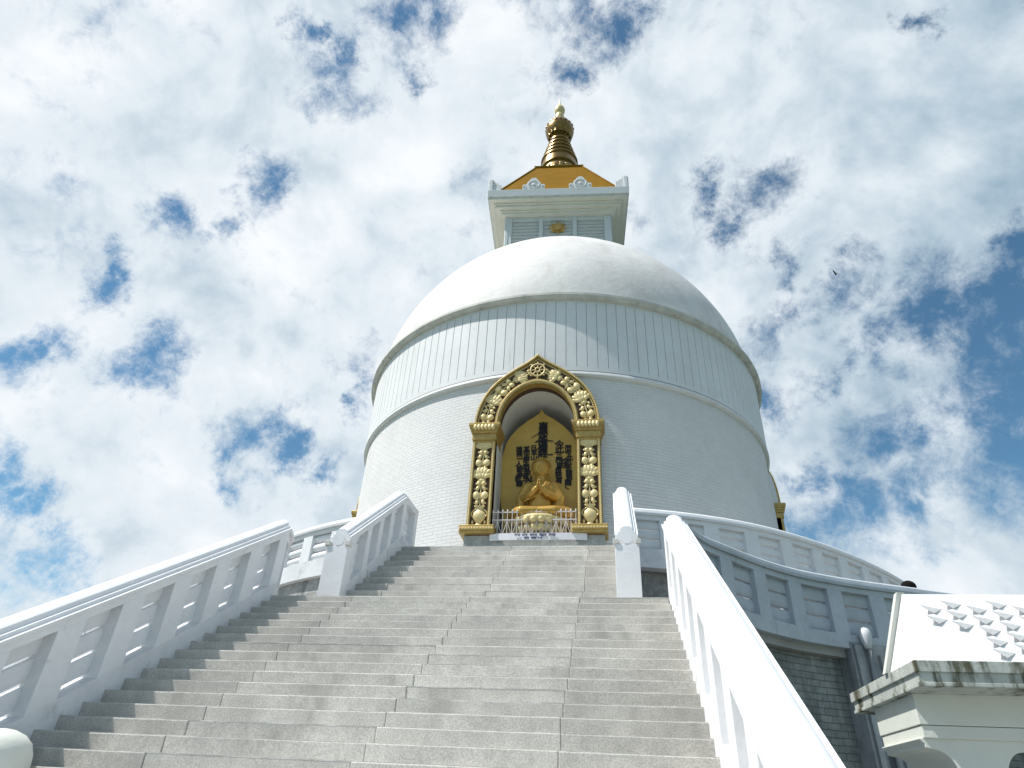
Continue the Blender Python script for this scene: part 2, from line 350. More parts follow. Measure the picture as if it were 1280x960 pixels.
M['statue'] = material('gilt_statue', (0.52, 0.31, 0.065), 0.36, 0.35, 0.5, vary=0.12, vscale=5.0, stain=(0.25, 0.13, 0.03), sscale=6.0, slo=0.62, shi=0.8)
M['ink'] = material('black_ink', (0.012, 0.011, 0.013), 0.5)
M['alcove'] = material('alcove_plaster', (0.78, 0.78, 0.76), 0.7, vary=0.1, vscale=1.5, bump=0.004, bscale=12)
M['iron'] = material('white_painted_iron', (0.72, 0.66, 0.64), 0.5, vary=0.1, vscale=8)
M['cloth'] = material('white_banner_cloth', (0.78, 0.77, 0.80), 0.8, vary=0.06, vscale=4)
M['marble'] = material('grey_marble_plinth', (0.46, 0.48, 0.47), 0.55, vary=0.3, vscale=2.5, vary2=0.2, stain=(0.18, 0.2, 0.17), sscale=4.0, slo=0.6, shi=0.8)
M['blueink'] = material('navy_lettering', (0.03, 0.04, 0.12), 0.6)
M['redink'] = material('faded_red_lettering', (0.45, 0.22, 0.24), 0.6)
M['slat'] = material('louvre_paint', (0.62, 0.66, 0.67), 0.55, vary=0.06, vscale=1.0)
M['cornicecream'] = material('cream_cornice_paint', (0.74, 0.74, 0.68), 0.6, vary=0.08, vscale=1.0)
M['kiosk'] = material('cream_render', (0.68, 0.695, 0.635), 0.6, vary=0.07, vscale=2.0, bump=0.003, bscale=20, stain=(0.40, 0.40, 0.34), sscale=4.0, slo=0.68, shi=0.85)
M['kioskroof'] = material('white_roof_tiles', (0.80, 0.79, 0.79), 0.6, vary=0.06, vscale=3.0, vary2=0.04, bump=0.004, bscale=25, stain=(0.5, 0.5, 0.48), sscale=4.0, slo=0.64, shi=0.8)
M['mossy'] = material('mossy_cornice', (0.50, 0.53, 0.49), 0.7, vary=0.2, vscale=4.0, bump=0.006, bscale=25, stain=(0.085, 0.085, 0.05), sscale=2.6, slo=0.46, shi=0.60, stretch=(1.6, 1.0, 0.35))
M['pipe'] = material('white_pipe', (0.66, 0.68, 0.70), 0.5, vary=0.15, vscale=8)
M['skin'] = material('skin', (0.35, 0.19, 0.12), 0.5)
M['hair'] = material('black_hair', (0.010, 0.009, 0.009), 0.9, spec=0.1)
M['pink'] = material('pink_cloth', (0.62, 0.22, 0.28), 0.8)
M['blackcloth'] = material('black_cloth', (0.015, 0.015, 0.02), 0.8)
M['bird'] = material('dark_feathers', (0.03, 0.03, 0.035), 0.8)
M['gap'] = material('dark_joint', (0.10, 0.10, 0.10), 0.9)

H, T, W1 = 0.16, 0.264, 3.31           # lower flight: riser, tread, half width
YC = 19.743                            # pagoda axis
ZG = -4.43                             # lower ground
H2, T2, W2, Y2 = 0.2255, 0.3456, 2.50, 0.95
ZT = 10 * H2                           # upper terrace 2.255

# ------------------------------------------------------------------ ground and terrace floors (setting)
g = MB()
ring = [(0.0, 0.0), (30, 0.0), (45, -3.0), (90, -22), (200, -60), (5000, -70)]
g.lathe([(max(r, 0.01), z) for r, z in ring], 64, (0, 8, ZG), close=False)
tag(g.build('ground', M['ground'], smooth=True), kind='structure')
pv = MB(); pv.box(-9, 12, -16.5, 2.0, ZG + 0.004, ZG + 0.05)
tag(pv.build('pavement', M['paving']), kind='structure')

def arc(r, a0, a1, n, z, yc=YC): return [(r * sin(a0 + (a1 - a0) * i / n), yc - r * cos(a0 + (a1 - a0) * i / n), z) for i in range(n + 1)]
# terrace edge beside the stairs, right-hand side (mirrored for the left)
flare = [(3.51, 0.12), (3.62, 0.45), (3.98, 1.06), (4.43, 1.57), (5.11, 2.30), (5.82, 2.92), (6.54, 3.38), (7.24, 3.74), (7.95, 4.05), (8.84, 4.43), (9.75, 4.86)]
a_end = atan2(9.75, YC - 4.86)
R_MID = hypot(9.75, YC - 4.86)
def smooth_path(pts, step=0.16):
    P = [Vector((x, y, z)) for x, y, z in pts]; out = []
    for i in range(len(P) - 1):
        p0 = P[max(i - 1, 0)]; p1 = P[i]; p2 = P[i + 1]; p3 = P[min(i + 2, len(P) - 1)]
        k = max(1, int((p2 - p1).length / step))
        for j in range(k):
            t = j / k; t2 = t * t; t3 = t2 * t
            out.append(0.5 * ((2 * p1) + (-p0 + p2) * t + (2 * p0 - 5 * p1 + 4 * p2 - p3) * t2 + (-p0 + 3 * p1 - 3 * p2 + p3) * t3))
    out.append(P[-1]); return out
mid_right = smooth_path([(x, y, 0.0) for x, y in flare] + arc(R_MID, a_end + 0.06, pi, 70, 0.0))
mid_left = [Vector((-p.x, p.y, p.z)) for p in mid_right]
R_UP = 14.85
a0u = math.asin(2.72 / R_UP)
def r_up(a):
    K = [(0, 15.0), (12, 15.0), (20, 14.93), (25, 14.8), (30, 14.6), (37, 14.35), (44, 14.18), (50, 14.1), (181, 14.1)]; g_ = math.degrees(a)
    for (a_, b_), (c_, d_) in zip(K[:-1], K[1:]):
        if g_ <= c_: return b_ + (d_ - b_) * (g_ - a_) / (c_ - a_)
    return 14.1
up_right = []
for k_ in range(241):
    a_ = a0u + (pi - a0u) * k_ / 240; r_ = sum(r_up(max(0, a_ + radians(j_))) for j_ in (-5, -3, -1, 1, 3, 5)) / 6
    up_right.append(Vector((r_ * sin(a_), YC - r_ * cos(a_), ZT)))
up_left = [Vector((-p.x, p.y, p.z)) for p in up_right]

fl = MB(); poly = [(p.x, p.y) for p in mid_right] + [(p.x, p.y) for p in mid_left[::-1]]
fl.prism(poly, -0.16, -0.003, 'z'); tag(fl.build('terrace_floor', M['paving']), kind='structure')
fl = MB(); poly = [(p.x, p.y) for p in up_right] + [(p.x, p.y) for p in up_left[::-1]]
fl.prism(poly, ZT - 0.18, ZT - 0.002, 'z'); tag(fl.build('terrace_floor', M['paving']), kind='structure')

# ------------------------------------------------------------------ staircases
lower = empty('staircase', (0, 0, 0), 'lower flight of broad weathered grey granite steps nearest the viewer', 'staircase')
NL = 27
joints = [-1.85, 0.15, 1.92]
rs = random.Random(3)
def step_mesh(x0, x1, y, z, depth, drop, js):
    """one course of granite blocks with a slightly proud, worn front edge; blocks butt with hairline joints"""
    m = MB(); cuts = [x0] + [j + rs.uniform(-.02, .02) for j in js] + [x1]
    for a, b in zip(cuts[:-1], cuts[1:]):
        dz = rs.uniform(-.003, .003); dy = rs.uniform(-.006, .006)
        m.box(a + 0.0014, b - 0.0014, y + dy, y + depth, z - drop, z + dz)
    m.box(x0 + 0.01, x1 - 0.01, y + 0.012, y + depth - 0.01, z - drop + 0.004, z - 0.006)
    return m
for i in range(NL):
    z = -i * H; y = -i * T
    if z - H < ZG - 0.2: break
    sh = 0.9 if i % 2 else 0.0
    js = joints if i % 2 == 0 else joints
    xl = -W1 - 0.02; xr = W1 + 0.02 - 0.03 + 0.006 * i
    dep = T + 0.06 if i else 1.05
    o = step_mesh(xl, xr, y, z, dep, H + 0.05, js).build('landing' if i == 0 else 'step', M['step'], lower, bevel=0.010)
    n = MB(); n.box(xl + 0.02, xr - 0.02, y + 0.004, y + 0.022, z - 0.008, z + 0.0035)
    n.build('worn_edge', M['nosing'], o)
upper = empty('staircase', (0, Y2, 0), 'upper narrower flight of grey granite steps leading up to the shrine', 'staircase')
for j in range(1, 11):
    y = Y2 + (j - 1) * T2; z = j * H2
    dep = T2 + 0.05 if j < 10 else 1.0
    if j == 10: dep = 0.86
    o = step_mesh(-W2 - 0.03 , W2 + 0.03, y, z, dep, H2 + 0.04, joints).build('step', M['step'], upper, bevel=0.012)
    n = MB(); n.box(-W2, W2, y + 0.004, y + 0.022, z - 0.008, z + 0.0035); n.build('worn_edge', M['nosing'], o)

# ------------------------------------------------------------------ balustrades
RAIL = [(-.20, 0), (.20, 0), (.21, .055), (.165, .06), (.16, .105), (.125, .11), (.115, .165), (.07, .205), (0, .22), (-.07, .205), (-.115, .165), (-.125, .11), (-.16, .105), (-.165, .06), (-.21, .055)]
def resample(path, n):
    P = [Vector(p) for p in path]; d = [0.0]
    for a, b in zip(P[:-1], P[1:]): d.append(d[-1] + (b - a).length)
    out = []; k = 0
    for i in range(n + 1):
        s = d[-1] * i / n
        while k < len(d) - 2 and d[k + 1] < s: k += 1
        t = (s - d[k]) / max(1e-9, d[k + 1] - d[k]); out.append(P[k].lerp(P[k + 1], min(1, max(0, t))))
    return out
def sub_path(path, s0, s1, n=6):
    P = [Vector(p) for p in path]; d = [0.0]
    for a, b in zip(P[:-1], P[1:]): d.append(d[-1] + (b - a).length)
    def at(s):
        for k in range(len(d) - 1):
            if d[k + 1] >= s or k == len(d) - 2:
                return P[k].lerp(P[k + 1], (s - d[k]) / max(1e-9, d[k + 1] - d[k]))
    return [at(s0 + (s1 - s0) * i / n) for i in range(n + 1)]
def plen(path): return sum((Vector(b) - Vector(a)).length for a, b in zip(path[:-1], path[1:]))

def slat_sec(z0, z1, th, bulge):
    pts = []
    for i in range(7):
        t = i / 6; z = z0 + (z1 - z0) * t; b = bulge * sin(pi * t) ** 0.6
        pts.append((th / 2 + b, z))
    for i in range(7):
        t = 1 - i / 6; z = z0 + (z1 - z0) * t; b = bulge * sin(pi * t) ** 0.6
        pts.append((-th / 2 - b, z))
    return pts
def fence_run(parent, path, posts, zb, zr, th=0.34, base_drop=0.3, base_top=0.16, slats=((.30, .24), (.05, .24), (.0, .0)), pw=0.34, mat=None, rail=True, panel_th=0.13, frieze=0.10, nslat=3, gap=0.045, bulge=0.035):
    """posts: list of (s0, s1) intervals along the path that are solid"""
    mt = mat or M['paint_rail']
    total = plen(path)
    full = sub_path(path, 0, total, max(2, int(total / 0.18)))
    MB().sweep([(-th / 2, -base_drop), (th / 2, -base_drop), (th / 2, base_top), (-th / 2, base_top)], full).build('base', M['paint_base'] if mt is M['paint_rail'] else mt, parent, bevel=0.006)
    top0 = zr - frieze
    MB().sweep([(-th / 2, top0), (th / 2, top0), (th / 2, zr - 0.002), (-th / 2, zr - 0.002)], full).build('frieze', mt, parent, bevel=0.005)
    for s0, s1 in posts:
        MB().sweep([(-th / 2 + .002, base_top - .002), (th / 2 - .002, base_top - .002), (th / 2 - .002, top0 + .002), (-th / 2 + .002, top0 + .002)], sub_path(path, s0, s1, 3)).build('post', mt, parent, bevel=0.006)
    for (a0, a1), (b0, b1) in zip(posts[:-1], posts[1:]):
        seg = sub_path(path, a1 - .01, b0 + .01, 6); h = top0 - base_top
        m = MB(); sh = (h - gap * nslat) / nslat
        z = base_top + gap
        for k in range(nslat):
            z1 = z + sh + (0.004 if k == nslat - 1 else 0); m.sweep(slat_sec(z, z1, panel_th, bulge), seg); z += sh + gap
        m.build('panel', mt, parent, auto=50)
    if rail: MB().sweep([(a, b + zr) for a, b in RAIL], full).build('handrail', mt, parent, auto=35)

# lower flight, both sides
def lower_path(sx):
    x = sx * 3.495; pts = []
    yb = -19.6 * T
    return [(x, yb, yb * H / T), (x, -0.25, -0.25 * H / T - 0.0), (x, 0.0, 0.0)]
def stair_line(sx, x, pts_yz): return [(sx * x, y, z) for y, z in pts_yz]
G_B = 'balustrades along the stairs'
for sx, lab in ((-1, 'long white balustrade in shade along the left of the lower steps'), (1, 'sunlit white balustrade running down the right of the lower steps')):
    e = empty('balustrade', (sx * 3.495, -4.6, ZG), lab, 'balustrade', G_B)
    path = stair_line(sx, 3.495, [(-7.35, -7.35 * H / T), (0.12, 0.12 * H / T)])
    total = plen(path); k = total / (7.47)
    posts = []
    for c in [0.02 - 0.80 * q for q in range(10)]:
        s = (c + 7.35) * k; posts.append((max(0, s - 0.165 * k), min(total, s + 0.165 * k)))
    posts = posts[::-1]
    fence_run(e, path, posts, 0, 1.11, th=0.37, base_drop=0.40, base_top=0.20, frieze=0.09, nslat=3, gap=0.050, bulge=0.010, panel_th=0.055)
    sw = MB(); sw.prism([(-7.35, ZG), (0.12, ZG), (0.12, -0.2), (-7.35, -7.35 * H / T - 0.38)], sx * 3.35 if sx > 0 else sx * 3.65, sx * 3.65 if sx > 0 else sx * 3.35, 'x')
    sw.build('side_wall', M['paint_rail'], e)
# upper flight, both sides: a level length at the top, a square newel at the foot
SL2 = H2 / T2
for sx, lab in ((-1, 'short white balustrade on the left of the upper steps'), (1, 'short sunlit white balustrade on the right of the upper steps')):
    e = empty('balustrade', (sx * 2.72, Y2, 0), lab, 'balustrade', G_B)
    z0 = H2 + 0.05 * SL2
    path = stair_line(sx, 2.72, [(1.0, z0 - .02), (3.95, ZT + .08), (5.0, ZT + .10)])
    total = plen(path); s1 = plen(path[:2])
    posts = [(0, 0.36 * 1.2)]
    for c in (0.98, 1.60, 2.22, 2.84): posts.append((c * 1.195 - .13, c * 1.195 + .13))
    posts[-1] = (s1 - 0.18, s1 + 0.10); posts.append((total - 0.24, total - 0.0))
    fence_run(e, path, posts, 0, 1.10, th=0.40, base_drop=0.50, base_top=0.16, frieze=0.09, nslat=3, gap=0.050, bulge=0.010, panel_th=0.055)
    nw = MB(); nw.box(sx * 2.72 - .215, sx * 2.72 + .215, 0.93, 1.16, 0.002, 1.19); nw.build('newel', M['paint_rail'], e, bevel=0.006)
    lug = MB()
    for q in (-1, 1): lug.box(sx * 2.72 + q * .20 - .05, sx * 2.72 + q * .20 + .05, 0.90, 1.04, 1.195, 1.285)
    lug.build('newel_lug', M['rimstone'], e, bevel=0.008)
    cp = MB(); cp.lathe([(0.001, 0), (.11, 0), (.11, .03), (.001, .03)], 20, (0, 0, 0), close=False)
    cp.v = [(sx * 2.72 + x, 0.925 + z * 1.0, 1.305 + (y)) for x, y, z in cp.v]; cp.build('newel_boss', M['paint_rail'], e, auto=40)
    sw = MB(); sw.prism([(1.0, -0.0), (5.0, 0.0), (5.0, ZT - 0.3), (3.95, ZT - .3), (1.0, 0.0)][:4], sx * 2.72 - .16, sx * 2.72 + .16, 'x'); sw.build('side_wall', M['stonelight'], e)

# curved parapets round the terraces
def parapet(path, z_off, zr, spacing, pw, start, label, s_max, base_drop, bulge=0.03, mat=None):
    path = [Vector((p.x, p.y, p.z + z_off)) for p in path]
    total = min(plen(path), s_max); path = sub_path(path, 0, total, int(total / 0.16))
    total = plen(path)
    e = empty('parapet', (path[0].x, path[0].y, path[0].z), label, 'parapet', 'curved white parapets round the terraces')
    posts = []; s = start
    while s < total: posts.append((max(0, s - pw / 2), min(total, s + pw / 2))); s += spacing
    if posts[0][0] > 0.2: posts.insert(0, (0, 0.12))
    fence_run(e, path, posts, 0, zr, th=0.30, base_drop=base_drop, base_top=0.24, frieze=0.11, nslat=3, gap=0.042, bulge=bulge, panel_th=0.07, mat=mat)
    return e
par_ur = parapet(up_right, 0, 1.08, 1.13, 0.40, 1.05, 'upper curved white parapet sweeping right, against the base of the dome', 34, 0.22)
par_ul = parapet(up_left, 0, 1.08, 1.13, 0.40, 1.05, 'upper curved white parapet showing between the two left balustrades', 34, 0.22, bulge=0.065)
par_mr = parapet(mid_right, 0, 1.18, 1.03, 0.36, 0.60, 'lower S-curved blue-grey shaded parapet above the stained block wall', 36, 0.02, bulge=0.02, mat=M['paint_shaded'])
par_ml = parapet(mid_left, 0, 1.18, 1.03, 0.36, 0.60, 'lower curved white parapet of the left-hand terrace, mostly hidden by the long balustrade', 36, 0.02)

# terrace retaining walls
def retaining(path, off, z0, z1, mat, label, uvs=1.0):
    e_path = []
    P = path
    sec = [(-0.30, z0), (0.0, z0), (0.0, z1), (-0.30, z1)]
    m = MB(); m.sweep([(a + off, b) for a, b in sec], [Vector((p.x, p.y, 0)) for p in P])
    o = m.build('retaining_wall', mat); me = o.data; uv = me.uv_layers.new(name='UV')
    S = [0.0]
    for a, b in zip(P[:-1], P[1:]): S.append(S[-1] + (b - a).length)
    for p in me.polygons:
        for li in p.loop_indices:
            vi = me.loops[li].vertex_index; uv.data[li].uv = (S[min(vi // 4, len(S) - 1)], me.vertices[vi].co.z)
    tag(o, label, 'retaining wall'); return o
sgn = 1
def inset(path, d):
    out = []
    for i, p in enumerate(path):
        t = path[min(i + 1, len(path) - 1)] - path[max(i - 1, 0)]; t.z = 0; t.normalize(); n = Vector((t.y, -t.x, 0))
        c = Vector((0, YC, 0)) - p; c.z = 0
        if n.dot(c) < 0: n = -n
        out.append(p + n * d)
    return out
retaining(sub_path(inset(mid_right, 0.18), 0, 36, 220), 0, ZG, -0.165, M['stone'], 'stained grey block wall under the right-hand terrace, behind the tiled gate')
retaining(sub_path(inset(mid_left, 0.18), 0, 36, 120), 0, ZG, -0.165, M['stone'], 'block wall under the left-hand terrace, out of sight behind the balustrade')
retaining(inset(up_right, 0.30), 0, 0.0, ZT - 0.185, M['stonelight'], 'rough grey wall under the upper parapet, right of the upper steps')
retaining(inset(up_left, 0.30), 0, 0.0, ZT - 0.185, M['stonelight'], 'rough grey wall under the upper parapet, left of the upper steps')

# ------------------------------------------------------------------ pagoda
R_D = 9.72; R_B = 9.86
pagoda = empty('pagoda', (0, YC, ZT), 'great white domed pagoda with gilded shrine arch and gold spire', 'pagoda')
def rotv(m, ang):
    if abs(ang) > 1e-9:
        c, s = cos(ang), sin(ang); m.v = [(x * c - (y - YC) * s, YC + x * s + (y - YC) * c, z) for x, y, z in m.v]
    return m
NICHES = [0.0, pi / 2, pi, -pi / 2]
XC = -0.09 / R_D
def build_drum():
    hw = math.asin(1.42 / R_D); A = []
    N = 240
    for k in range(N): A.append(2 * pi * k / N)
    holes = [(a + XC - hw, a + XC + hw) for a in NICHES]
    for lo, hi in holes: A += [lo % (2 * pi), hi % (2 * pi)]
    A = sorted(set(round(a, 6) for a in A)); Z = [0.0, 4.6, 6, 8, 10.62, 10.96]
    Z[0] = ZT - 0.02; m = MB(); n = len(A)
    vs = [(R_D * sin(a), YC - R_D * cos(a), z) for z in Z for a in A]; fs = []
    for j in range(len(Z) - 1):
        for k in range(n):
            k2 = (k + 1) % n; am = A[k] + ((A[k2] - A[k]) % (2 * pi)) / 2
            inh = any(((am - lo) % (2 * pi)) < (hi - lo) for lo, hi in holes)
            if inh and 1 <= j <= 3: continue
            fs.append((j * n + k, j * n + k2, (j + 1) * n + k2, (j + 1) * n + k))
    m.add(vs, fs); o = m.build('drum', M['brickwhite'], pagoda, smooth=True); uv_cyl(o, YC); return o
build_drum()
MB().lathe([(R_D - .2, 10.93), (R_D + .10, 10.94), (R_D + .17, 11.0), (R_D + .165, 11.05), (R_B + .008, 11.12), (R_B - .2, 11.18)], 240, (0, YC, 0), close=False).build('ledge', M['band'], pagoda, auto=35)
def build_band():
    N = 152; A = []; rr = []
    for k in range(N):
        c = 2 * pi * (k + 0.35) / N; d = 2 * pi / N
        for f, g in ((-0.040, 0), (-0.025, 1), (0.025, 1), (0.040, 0), (0.5, 0)):
            A.append(c + f * d if f != .5 else c + .5 * d); rr.append(g)
    Z = [(11.15, 0), (11.34, 0), (11.36, 1), (14.50, 1), (14.52, 0), (14.62, 0)]; n = len(A); vs = []
    for z, q in Z:
        for a, g in zip(A, rr):
            r = R_B - (0.05 if (g and q) else 0); vs.append((r * sin(a), YC - r * cos(a), z))
    fs = [(j * n + k, j * n + (k + 1) % n, (j + 1) * n + (k + 1) % n, (j + 1) * n + k) for j in range(len(Z) - 1) for k in range(n)]
    MB().add(vs, fs).build('grooved_band', M['band'], pagoda, auto=30)
build_band()
rim = MB().lathe([(R_B - .3, 14.62), (R_B + .17, 14.62), (R_B + .20, 14.68), (R_B + .26, 14.72), (R_B + .26, 14.83), (R_B + .18, 14.86), (R_B - .30, 14.98)], 240, (0, YC, 0), close=False).build('rim_cornice', M['rimstone'], pagoda, auto=30)
dprof = [(9.78 * max(0, cos(u)) ** 1.10, 14.90 + 9.75 * sin(u) ** 1.10) for u in [pi / 2 * k / 48 for k in range(49)]]
dprof = [(max(r, 0.01), z) for r, z in dprof]
MB().lathe(dprof, 160, (0, YC, 0), close=False).build('dome', M['dome'], pagoda, smooth=True)

# harmika: the square box on the dome
HR = radians(4.0); HX = -0.25
def hrot(m):
    c, s = cos(HR), sin(HR); m.v = [(HX + x * c - y * s, YC + x * s + y * c, z) for x, y, z in m.v]; return m
def sqring(m, r0, r1, z0, z1):
    m.add([(sx * r0, sy * r0, z0) for sx, sy in ((-1, -1), (1, -1), (1, 1), (-1, 1))] + [(sx * r1, sy * r1, z1) for sx, sy in ((-1, -1), (1, -1), (1, 1), (-1, 1))],
          [(i, (i + 1) % 4, 4 + (i + 1) % 4, 4 + i) for i in range(4)] + [(3, 2, 1, 0), (4, 5, 6, 7)]); return m
m = MB(); m.box(-2.95, 2.95, -2.95, 2.95, 22.2, 26.95); hrot(m); harm = m.build('box_storey', M['slat'], pagoda)
m = MB()
for k in range(4):
    a = k * pi / 2; c, s = cos(a), sin(a)
    def bx(x0, x1, y0, y1, z0, z1):
        q = MB().box(x0, x1, y0, y1, z0, z1); m.add([(x * c - y * s, x * s + y * c, z) for x, y, z in q.v], q.f)
    for x0, x1 in ((-3.15, -2.72), (-1.13, -0.87), (0.87, 1.13), (2.72, 3.15)): bx(x0, x1 - (0.004 if x1 > 3 else 0), -3.12 - .0, -2.94, 22.2, 26.9)
    bx(-2.72, 2.72, -3.10, -2.94, 26.62, 26.9); 
hrot(m).build('corner_posts', M['slat'], harm, bevel=0.02)
for k in range(4):
    a = k * pi / 2; c, s = cos(a), sin(a)
    for x0, x1 in ((-2.72, -1.13), (-0.87, 0.87), (1.13, 2.72)):
        q = MB(); z = 22.4
        while z < 26.5:
            q.prism([(-3.06, z), (-2.955, z + .20), (-2.945, z + .24), (-2.945, z)], x0 + .01, x1 - .01, 'x'); z += 0.262
        q.v = [(x * c - y * s, x * s + y * c, zz) for x, y, zz in q.v]
        hrot(q).build('louvre', M['slat'], harm)
m = MB(); r = 3.16; z = 26.9
for dr, dz in ((0.20, 0.16), (0.10, 0.10), (0.24, 0.16), (0.10, 0.10), (0.28, 0.15)):
    sqring(m, r + dr, r + dr + 0.0, z, z + dz + 0.002); r += dr; z += dz
hrot(m); corn = m.build('stepped_cornice', M['cornicecream'], harm, bevel=0.012)
SLZ = z
m = MB(); sqring(m, 4.17, 4.20, SLZ, 28.12); hrot(m).build('roof_slab', M['slat'], harm, bevel=0.02)
m = MB()
for k in range(4):
    a = k * pi / 2; c, s = cos(a), sin(a)
    for i in range(11):
        x = -3.95 + 7.9 * i / 10; q = MB().box(x - .05, x + .05, -4.13, -4.02, SLZ - .13, SLZ - .002)
        m.add([(xx * c - yy * s, xx * s + yy * c, zz) for xx, yy, zz in q.v], q.f)
hrot(m).build('drip_blocks', M['rimstone'], harm)
# acroteria on the slab
def acro(x0, x1, z0, sc, ang, y=-4.12, half=0):
    xs = (x1 - x0) / 2; xm = (x0 + x1) / 2; P = []
    base = [(-1, 0), (-1, .50), (-.66, .50), (-.60, .66)] if half != 1 else [(-1, 0), (-1, .98)]
    tp = []
    if half == 0:
        tp = base + [(-.52, .74)] + [(-.42 * cos(t), .72 + .36 * sin(t)) for t in [pi * k / 12 for k in range(1, 12)]] + [(.52, .74), (.60, .66), (.66, .50), (1, .50), (1, 0)]
    else:
        tp = [(-1, 0), (-1, .92), (-.6, 1.0), (-.1, .95), (.08, .74), (.45, .68), (.60, .56), (1, .54), (1, 0)]
        if half < 0: tp = [(-u, w) for u, w in tp]
    q = MB().prism([(xm + u * xs, z0 + w * sc) for u, w in tp], y, y + 0.20, 'y')
    if half == 0:
        t = MB(); t.tube([(xm + .33 * cos(w), y - .01, z0 + .47 * sc + .33 * sin(w)) for w in [2 * pi * k / 20 for k in range(21)]], 0.035, 6)
        t.ell((xm, y - .0, z0 + .47 * sc), (.14, .06, .14)); 
        for k in range(8):
            w = pi / 4 * k; t.ell((xm + .2 * cos(w), y, z0 + .47 * sc + .2 * sin(w)), (.05, .04, .05), 6, 4)
        for sx in (-1, 1): t.tube([(xm + sx * (.56 + .10 * cos(w)), y - .01, z0 + .24 * sc + .12 * sin(w)) for w in [2 * pi * k / 10 for k in range(9)]], 0.03, 5)
        q.add(t.v, t.f)
    c, s = cos(ang), sin(ang); q.v = [(x * c - yy * s, x * s + yy * c, zz) for x, yy, zz in q.v]
    hrot(q).build('acroterion', M['band'], harm, bevel=0.012)
for k in range(4):
    a = k * pi / 2
    acro(-2.10, -0.78, 28.12, 1.02, a); acro(0.68, 2.0, 28.12, 1.02, a)
    acro(-4.19, -3.42, 28.12, 1.02, a, half=1); acro(3.42, 4.19, 28.12, 1.02, a, half=-1)
# sun emblem on the louvres
m = MB(); EZ = 25.95
m.ell((0, -3.13, EZ), (.30, .10, .30), 16, 8)
for k in range(16):
    w = 2 * pi * k / 16; L_ = .62 if k % 2 == 0 else .46
    c_, s_ = cos(w), sin(w); p = (-s_ * .11, c_ * .11)
    m.add([(c_ * .26 + p[0], -3.10, EZ + s_ * .26 + p[1]), (c_ * .26 - p[0], -3.10, EZ + s_ * .26 - p[1]), (c_ * L_, -3.10, EZ + s_ * L_), (c_ * .32, -3.21, EZ + s_ * .32)], [(0, 1, 2), (0, 3, 1), (1, 3, 2), (2, 3, 0)])
for k in range(12):
    w = 2 * pi * k / 12; m.ell((cos(w) * .22, -3.20, EZ + sin(w) * .22), (.07, .05, .07), 6, 4)
hrot(m).build('sun_emblem', M['gold'], harm)
# ochre roof
m = MB()
for a, b, c_, d in ((3.80, 3.80, 28.0, 28.42), (3.74, 3.68, 28.42, 28.55)): sqring(m, a, b, c_, d)
N_ = 10; base = None
ht = [(3.66 - (3.66 - 1.56) * t, 28.55 + (33.3 - 28.55) * t) for t in [k / N_ for k in range(N_ + 1)]]
for (r0, z0), (r1, z1) in zip(ht[:-1], ht[1:]):
    m.add([(sx * r0, sy * r0, z0) for sx, sy in ((-1, -1), (1, -1), (1, 1), (-1, 1))] + [(sx * r1, sy * r1, z1) for sx, sy in ((-1, -1), (1, -1), (1, 1), (-1, 1))], [(i, (i + 1) % 4, 4 + (i + 1) % 4, 4 + i) for i in range(4)])
sqring(m, 1.60, 1.64, 33.25, 33.42); sqring(m, 1.50, 1.2, 33.42, 33.6)
for k in range(4):   # raised hip ribs
    for (r0, z0), (r1, z1) in zip(ht[:-1], ht[1:]):
        sx, sy = ((-1, -1), (1, -1), (1, 1), (-1, 1))[k]
        m.tube([(sx * r0, sy * r0, z0), (sx * r1, sy * r1, z1)], 0.07, 6)
roof = hrot(m).build('roof', M['roofgold'], pagoda)
# spire (kept in true plan position on the axis)
def lotus_ring(m, r, z, n, w, h, out, cx=HX, cy=YC, up=1):
    for k in range(n):
        a = 2 * pi * (k + .5) / n; c, s = cos(a), sin(a)
        for (dr, dz, rw, rh) in ((0.0, 0.0, w, h), (out, h * .55 * up, w * .7, h * .5)):
            m.ell((cx + (r + dr) * s, cy - (r + dr) * c, z + dz), (rw, rw * .55, rh), 7, 5, Matrix.Rotation(a, 3, 'Z'))
m = MB(); sp = [(1.25, 33.7), (1.30, 34.3), (1.18, 34.6), (1.30, 34.75), (1.24, 35.45)]
z0, z1 = 35.45, 38.25
rings = 5
for k in range(rings):
    t0 = k / rings; r = 1.22 - 0.70 * t0 ** 1.0; z = z0 + (z1 - z0) * t0; dz = (z1 - z0) / rings
    sp += [(r - .02, z), (r + .09, z + dz * .18), (r + .09, z + dz * .42), (r - .12, z + dz * .62), (r - .16, z + dz * .95)]
sp += [(.46, 38.25), (.40, 38.35)]
m.lathe(sp, 40, (HX, YC, 0), close=False); spire = m.build('spire', M['spire'], pagoda, auto=40)
m = MB(); m.lathe([(.40, 38.0), (.55, 38.2), (.80, 38.45), (.98, 38.85), (1.05, 39.2), (1.02, 39.55), (.85, 39.9), (.55, 40.2), (.42, 40.35), (.40, 40.6), (.32, 40.9)], 40, (HX, YC, 0), close=False)
lotus_ring(m, 1.02, 39.45, 18, .12, .10, 0); lotus_ring(m, .80, 38.5, 14, .15, .18, .05)
m.build('spire_bulb', M['spire'], spire, auto=50)
m = MB(); m.lathe([(.38, 40.4), (.42, 40.6), (.30, 40.85), (.33, 41.0), (.30, 41.25), (.24, 41.4), (.36, 41.6), (.40, 41.85), (.34, 42.1), (.20, 42.3), (.08, 42.42), (.05, 42.9), (.02, 43.3)], 28, (HX, YC, 0), close=False)
lotus_ring(m, .56, 40.32, 14, .10, .09, 0)
m.build('spire_finial', M['goldrelief'], spire, auto=50)
m = MB(); lotus_ring(m, 1.22, 34.05, 20, .17, .22, .06); lotus_ring(m, 1.18, 34.9, 20, .12, .12, .03); m.build('lotus_collar', M['gold'], spire, auto=60)

